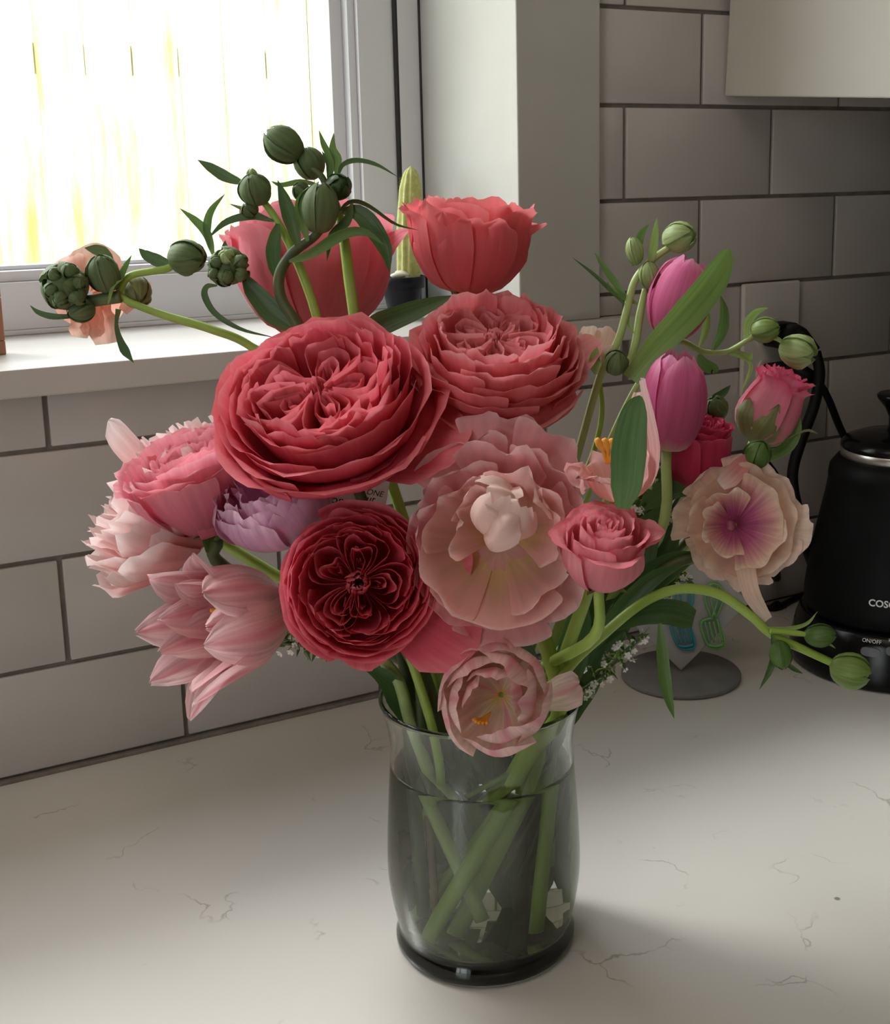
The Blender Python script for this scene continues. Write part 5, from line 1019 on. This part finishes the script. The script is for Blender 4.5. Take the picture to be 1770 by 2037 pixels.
# ================================================================ upper cabinet
cab0 = ony(1441, 191, -0.005)
uc = empty('upper_cabinet', cab0, 'cream wall cabinet at the upper right corner above the tiled splashback', 'cabinet')
cx0, cz0 = cab0.x, cab0.z; Dp, Wd, Ht = 0.33, 0.205, 0.75
def cabbox(name, a, b_, bev=0.0012): return box(name, a, b_, M['cabinet'], uc, bev=bev)
uc.rotation_euler.x = rad(3.3)      # hangs a little out of level
cabbox('side_panel', (cx0, -Dp, cz0), (cx0 + 0.018, -0.005, cz0 + Ht)); cabbox('side_panel', (cx0 + Wd - 0.018, -Dp, cz0), (cx0 + Wd, -0.005, cz0 + Ht))
cabbox('bottom_panel', (cx0 + 0.018, -Dp, cz0 + 0.012), (cx0 + Wd - 0.018, -0.005, cz0 + 0.03)); cabbox('top_panel', (cx0 + 0.018, -Dp, cz0 + Ht - 0.018), (cx0 + Wd - 0.018, -0.005, cz0 + Ht))
for i in range(1):
    x0 = cx0 + 0.002; d = cabbox('door', (x0, -Dp - 0.02, cz0 + 0.001), (x0 + Wd - 0.004, -Dp - 0.001, cz0 + Ht - 0.002))
    hx = x0 + Wd - 0.04
    tube('handle', [(hx, -Dp - 0.02, cz0 + 0.06), (hx, -Dp - 0.045, cz0 + 0.065), (hx, -Dp - 0.045, cz0 + 0.155), (hx, -Dp - 0.02, cz0 + 0.16)], 0.004, M['gasket'], d, n=8)

# ================================================================ outlet, plugs and cords
M['plate'] = mottled('white_outlet_plastic', (0.64, 0.61, 0.57), (0.67, 0.64, 0.60), 30, 0.35)
M['blackplastic'] = mat('black_plastic', (0.004, 0.004, 0.0045), 0.5, spec=0.2)
q0, q1 = ony(1470, 786, -0.006), ony(1588, 557, -0.006)
ol = empty('wall_outlet', ((q0.x + q1.x) / 2, -0.005, (q0.z + q1.z) / 2), 'white double wall outlet on the tiles behind the right hand buds', 'outlet')
box('cover_plate', (q0.x, -0.0095, 0.2085), (q1.x, -0.0044, q1.z), M['plate'], ol, bev=0.0018)
oc = []
for py in (662, 742):
    c0 = ony(1532, py, -0.0095); oc.append(c0)
    vs, fs = [], []
    lathe_v = []
    n = 24
    for z_ in (0.0, 0.002):
        for i in range(n):
            a = 2 * PI * i / n; x = 0.0175 * math.cos(a); zz = max(-0.0135, min(0.0135, 0.0175 * math.sin(a))); vs.append(Vector((c0.x + x, c0.y - z_, c0.z + zz)))
    fs = [(i, (i + 1) % n, n + (i + 1) % n, n + i) for i in range(n)] + [tuple(range(n, 2 * n))]
    mk('receptacle', vs, fs, M['plate'], ol, smooth=False)
def plug(c0, tail, cable, label, rpx):
    r = empty('power_plug', c0, label, 'plug', None)
    y = c0.y - 0.0021
    vs, fs = boxvf((c0.x - 0.013, y - 0.024, c0.z - 0.011), (c0.x + 0.013, y, c0.z + 0.011), 0.004, 3); mk('plug_body', vs, fs, M['blackplastic'], r)
    p0 = Vector((c0.x + 0.004, y - 0.020, c0.z))
    tube('strain_relief', [p0] + tail, [(0, 0.0105), (0.5, 0.0085), (1, 0.0055)], M['blackplastic'], r, n=10)
    tube('cord', [tail[-1]] + cable, rpx, M['blackplastic'], r, n=8, steps=60)
plug(oc[0], [W(1590, 668, 1.115), W(1622, 700, 1.11)], [W(1630, 745, 1.108), W(1618, 810, 1.108), W(1592, 880, 1.108), W(1576, 950, 1.105), W(1592, 1040, 1.10), W(1612, 1110, 1.12), onz(1640, 1180, 0.0065), onz(1655, 1195, 0.0065)], 'upper black plug with a thick cord looping down behind the ranunculus', 0.0050)
plug(oc[1], [W(1590, 742, 1.12), W(1628, 758, 1.125)], [W(1648, 795, 1.13), W(1668, 845, 1.14), W(1692, 900, 1.15), W(1720, 1000, 1.17), onz(1760, 1195, 0.004), onz(1800, 1230, 0.004)], 'lower black plug with its cord running down behind the kettle', 0.0034)
lc = empty('loose_cord', onz(1560, 1195, 0), 'thin black cord coiled flat on the counter left of the kettle', 'cord')
tube('cord', [onz(1600, 1182, 0.003), onz(1570, 1196, 0.003), onz(1540, 1210, 0.003), onz(1500, 1200, 0.003), onz(1490, 1170, 0.003), onz(1530, 1150, 0.003), onz(1585, 1168, 0.003), onz(1625, 1205, 0.003)], 0.0028, M['blackplastic'], lc, n=8, steps=48)
tube('tie', [onz(1546, 1202, 0.003), onz(1538, 1209, 0.003)], 0.004, M['blackplastic'], lc, n=8)
lc2 = empty('hanging_cord', onz(1545, 1160, 0), 'thick black cord hanging behind the cream ranunculus down to the counter', 'cord')
tube('cord', [W(1520, 920, 1.11), W(1545, 960, 1.11), W(1560, 1040, 1.105), W(1540, 1100, 1.10), onz(1545, 1160, 0.005)], 0.0050, M['blackplastic'], lc2, n=8, steps=40)

# ================================================================ kettle
KC = onz(1768, 1306, 0.0); KC.z = 0.0
kt = empty('electric_kettle', KC, 'matte black electric kettle with lid knob on its power base at the right edge', 'kettle')
M['kettle'] = mottled('matte_black_kettle', (0.0025, 0.0025, 0.003), (0.0035, 0.0035, 0.004), 60, 0.5, spec=0.15)
M['kettlegloss'] = mat('gloss_black_plastic', (0.003, 0.003, 0.0035), 0.2, spec=0.25)
M['steel'] = mat('brushed_steel', (0.55, 0.53, 0.5), 0.3, metal=1.0)
M['whiteprint'] = mat('white_print', (0.72, 0.72, 0.72), 0.5)
M['greybutton'] = mat('grey_button', (0.10, 0.10, 0.11), 0.4)
lathe('power_base', [(0.0005, 0), (0.080, 0.0), (0.0845, 0.003), (0.0850, 0.008), (0.0835, 0.020), (0.0800, 0.036), (0.0775, 0.043), (0.074, 0.046), (0.0005, 0.046)], KC, M['kettlegloss'], kt, 64)
lathe('body', [(0.0005, 0.047), (0.0715, 0.047), (0.0735, 0.050), (0.0738, 0.060), (0.0700, 0.092), (0.0640, 0.122), (0.0590, 0.146), (0.0570, 0.158), (0.0572, 0.163), (0.0560, 0.170), (0.0505, 0.177), (0.0480, 0.178), (0.0005, 0.178)], KC, M['kettle'], kt, 64)
lathe('rim_band', [(0.0468, 0.1775), (0.0476, 0.1785), (0.0476, 0.1845), (0.0466, 0.1855)], KC, M['steel'], kt, 64)
ld = lathe('lid', [(0.0470, 0.1850), (0.0480, 0.1862), (0.0478, 0.1890), (0.0440, 0.1935), (0.0330, 0.1975), (0.0150, 0.1995), (0.0005, 0.2000)], KC, M['kettlegloss'], kt, 64)
lathe('knob', [(0.011, 0.1990), (0.0095, 0.2030), (0.0095, 0.2110), (0.0130, 0.2190), (0.0195, 0.2270), (0.0200, 0.2295), (0.0185, 0.2310), (0.0005, 0.2315)], KC, M['kettlegloss'], ld, 36)
tube('spout', [KC + Vector((0.060, 0.010, 0.070)), KC + Vector((0.095, 0.02, 0.085)), KC + Vector((0.112, 0.026, 0.13)), KC + Vector((0.117, 0.028, 0.18)), KC + Vector((0.132, 0.034, 0.198))], [(0, 0.012), (0.4, 0.008), (1, 0.0055)], M['kettle'], kt, n=12)
tube('handle', [KC + Vector((0.045, -0.03, 0.165)), KC + Vector((0.085, -0.06, 0.175)), KC + Vector((0.11, -0.075, 0.15)), KC + Vector((0.112, -0.077, 0.08))], [(0, 0.008), (1, 0.011)], M['kettlegloss'], kt, n=12)
def on_kettle(vs, zc, ang0, table, off=0.0004):
    out = []
    for v in vs:
        z = zc + v.y; r = interp(table, z) + off + max(0, v.z); a = ang0 + v.x / interp(table, z); out.append(KC + Vector((r * math.cos(a), r * math.sin(a), z)))
    return out
body_t = [(0.050, 0.0735), (0.060, 0.0738), (0.092, 0.0700), (0.122, 0.0640)]
base_t = [(0.003, 0.0845), (0.008, 0.0850), (0.020, 0.0835), (0.036, 0.0800), (0.043, 0.0775)]
def ang_at(px, py, rr_):      # azimuth on the kettle where the pixel ray meets a cylinder of this radius
    d = ray(px, py); ox, oy = CAM.x - KC.x, CAM.y - KC.y
    a, b_, c = d.x ** 2 + d.y ** 2, 2 * (ox * d.x + oy * d.y), ox ** 2 + oy ** 2 - rr_ ** 2
    t = (-b_ - math.sqrt(max(0, b_ * b_ - 4 * a * c))) / (2 * a); p = CAM + d * t; return math.atan2(p.y - KC.y, p.x - KC.x), p.z
a0, z0 = ang_at(1727, 1204, 0.0728)
vs, fs = text_vf('COSORI', 0.0078, off=0.00018)
mk('lettering', on_kettle(vs, z0, a0, body_t, 0.0006), fs, M['whiteprint'], kt, smooth=False)
for i, px in enumerate((1730, 1782)):
    a0, z0 = ang_at(px, 1299, 0.0835)
    vs, fs = boxvf((-0.0075, -0.0035, 0), (0.0075, 0.0035, 0.0012), 0.0005, 1)
    n = 20; vs = [Vector((0.0078 * math.copysign(abs(math.cos(t)) ** 0.6, math.cos(t)), 0.0036 * math.copysign(abs(math.sin(t)) ** 0.8, math.sin(t)), zz)) for zz in (0.0, 0.001) for t in [2 * PI * j / n for j in range(n)]]
    fs = [(j, (j + 1) % n, n + (j + 1) % n, n + j) for j in range(n)] + [tuple(range(n, 2 * n))]
    mk('button', on_kettle(vs, z0, a0, base_t, 0.0003), fs, M['greybutton'], kt, smooth=False)
    vs, fs = text_vf(('ON/OFF', 'HOLD')[i], 0.0042, ax='CENTER'); mk('button_lettering', on_kettle(vs, z0 + 0.0068, a0, base_t, 0.0006), fs, M['whiteprint'], kt, smooth=False)

# ================================================================ grey stand with two wire clips
DC = onz(1354, 1345, 0.0); DC.z = 0
M['greyplastic'] = mottled('grey_plastic', (0.21, 0.21, 0.22), (0.25, 0.25, 0.26), 50, 0.45)
M['greyplate'] = mottled('pale_grey_plastic', (0.34, 0.34, 0.35), (0.40, 0.40, 0.41), 30, 0.5)
sd = empty('display_stand', DC, 'grey round stand with an upright diamond plate right of the vase', 'stand')
lathe('base_disc', [(0.0005, 0), (0.0485, 0), (0.0497, 0.0012), (0.0497, 0.0036), (0.0488, 0.0046), (0.0005, 0.0046)], DC, M['greyplastic'], sd, 64)
pr_ = Vector((RX.x, RX.y, 0)).normalized(); pf = Vector((-pr_.y, pr_.x, 0)); pu = (Vector((0, 0, 1)) + pf * 0.12).normalized(); hd = 0.057
nf_ = pr_.cross(pu).normalized(); vs, fs = boxvf((-hd * .7071 * 1.0, -0.0015, -hd * .7071), (hd * .7071, 0.0015, hd * .7071), 0.0006, 1)
pc = DC + Vector((0, 0, 0.0052)) + pu * hd + pr_ * 0.0
def plate_pt(x, d, z): return pc + pr_ * x + pu * z - nf_ * d
mk('diamond_plate', [plate_pt((v.x - v.z) * .7071, v.y, (v.x + v.z) * .7071) for v in vs], fs, M['greyplate'], sd, smooth=False)
def clip(x0, zc, mt, label):
    r = empty('wire_clip', plate_pt(x0, -0.004, zc), label, 'clip', None)
    q = lambda x, z, d=-0.004: plate_pt(x0 + x, d, zc + z)
    m_ = 0.001
    tube('loop', [q(-0.002, 0.004), q(-0.007, 0.018), q(-0.006, 0.029), q(0.0, 0.033), q(0.006, 0.029), q(0.007, 0.018), q(0.002, 0.004)], 0.0011, mt, r, n=8, steps=40)
    for x in (-1, 1): tube('wire', [q(0.003 * x, 0.031), q(0.0025 * x, 0.018, -0.005), q(-0.002 * x, 0.004, -0.005)], 0.0009, mt, r, n=6)
    tube('fan_frame', [q(-0.001, 0.004), q(-0.010, 0.001), q(-0.0095, -0.008), q(-0.004, -0.020), q(0.004, -0.022), q(0.009, -0.019), q(0.006, -0.006), q(0.002, 0.004)], 0.0011, mt, r, n=8, steps=40)
    for i in range(4):
        x = -0.0075 + 0.0035 * i; tube('wire', [q(x, 0.001, -0.005), q(x + 0.0015, -0.006, -0.0055), q(x + 0.004, -0.016, -0.005)], 0.0009, mt, r, n=6)
    tube('wire', [q(-0.0045, -0.0185, -0.005), q(0.001, -0.0195, -0.0055), q(0.0075, -0.018, -0.005)], 0.0012, mt, r, n=6)
M['teal'] = mat('teal_coated_wire', (0.03, 0.30, 0.38), 0.4); M['lime'] = mat('green_coated_wire', (0.16, 0.42, 0.12), 0.4)
clip(0.002, -0.016, M['teal'], 'teal wire clip hanging on the grey diamond plate, left of the green one')
clip(0.027, -0.016, M['lime'], 'green wire clip hanging on the grey diamond plate, right of the teal one')
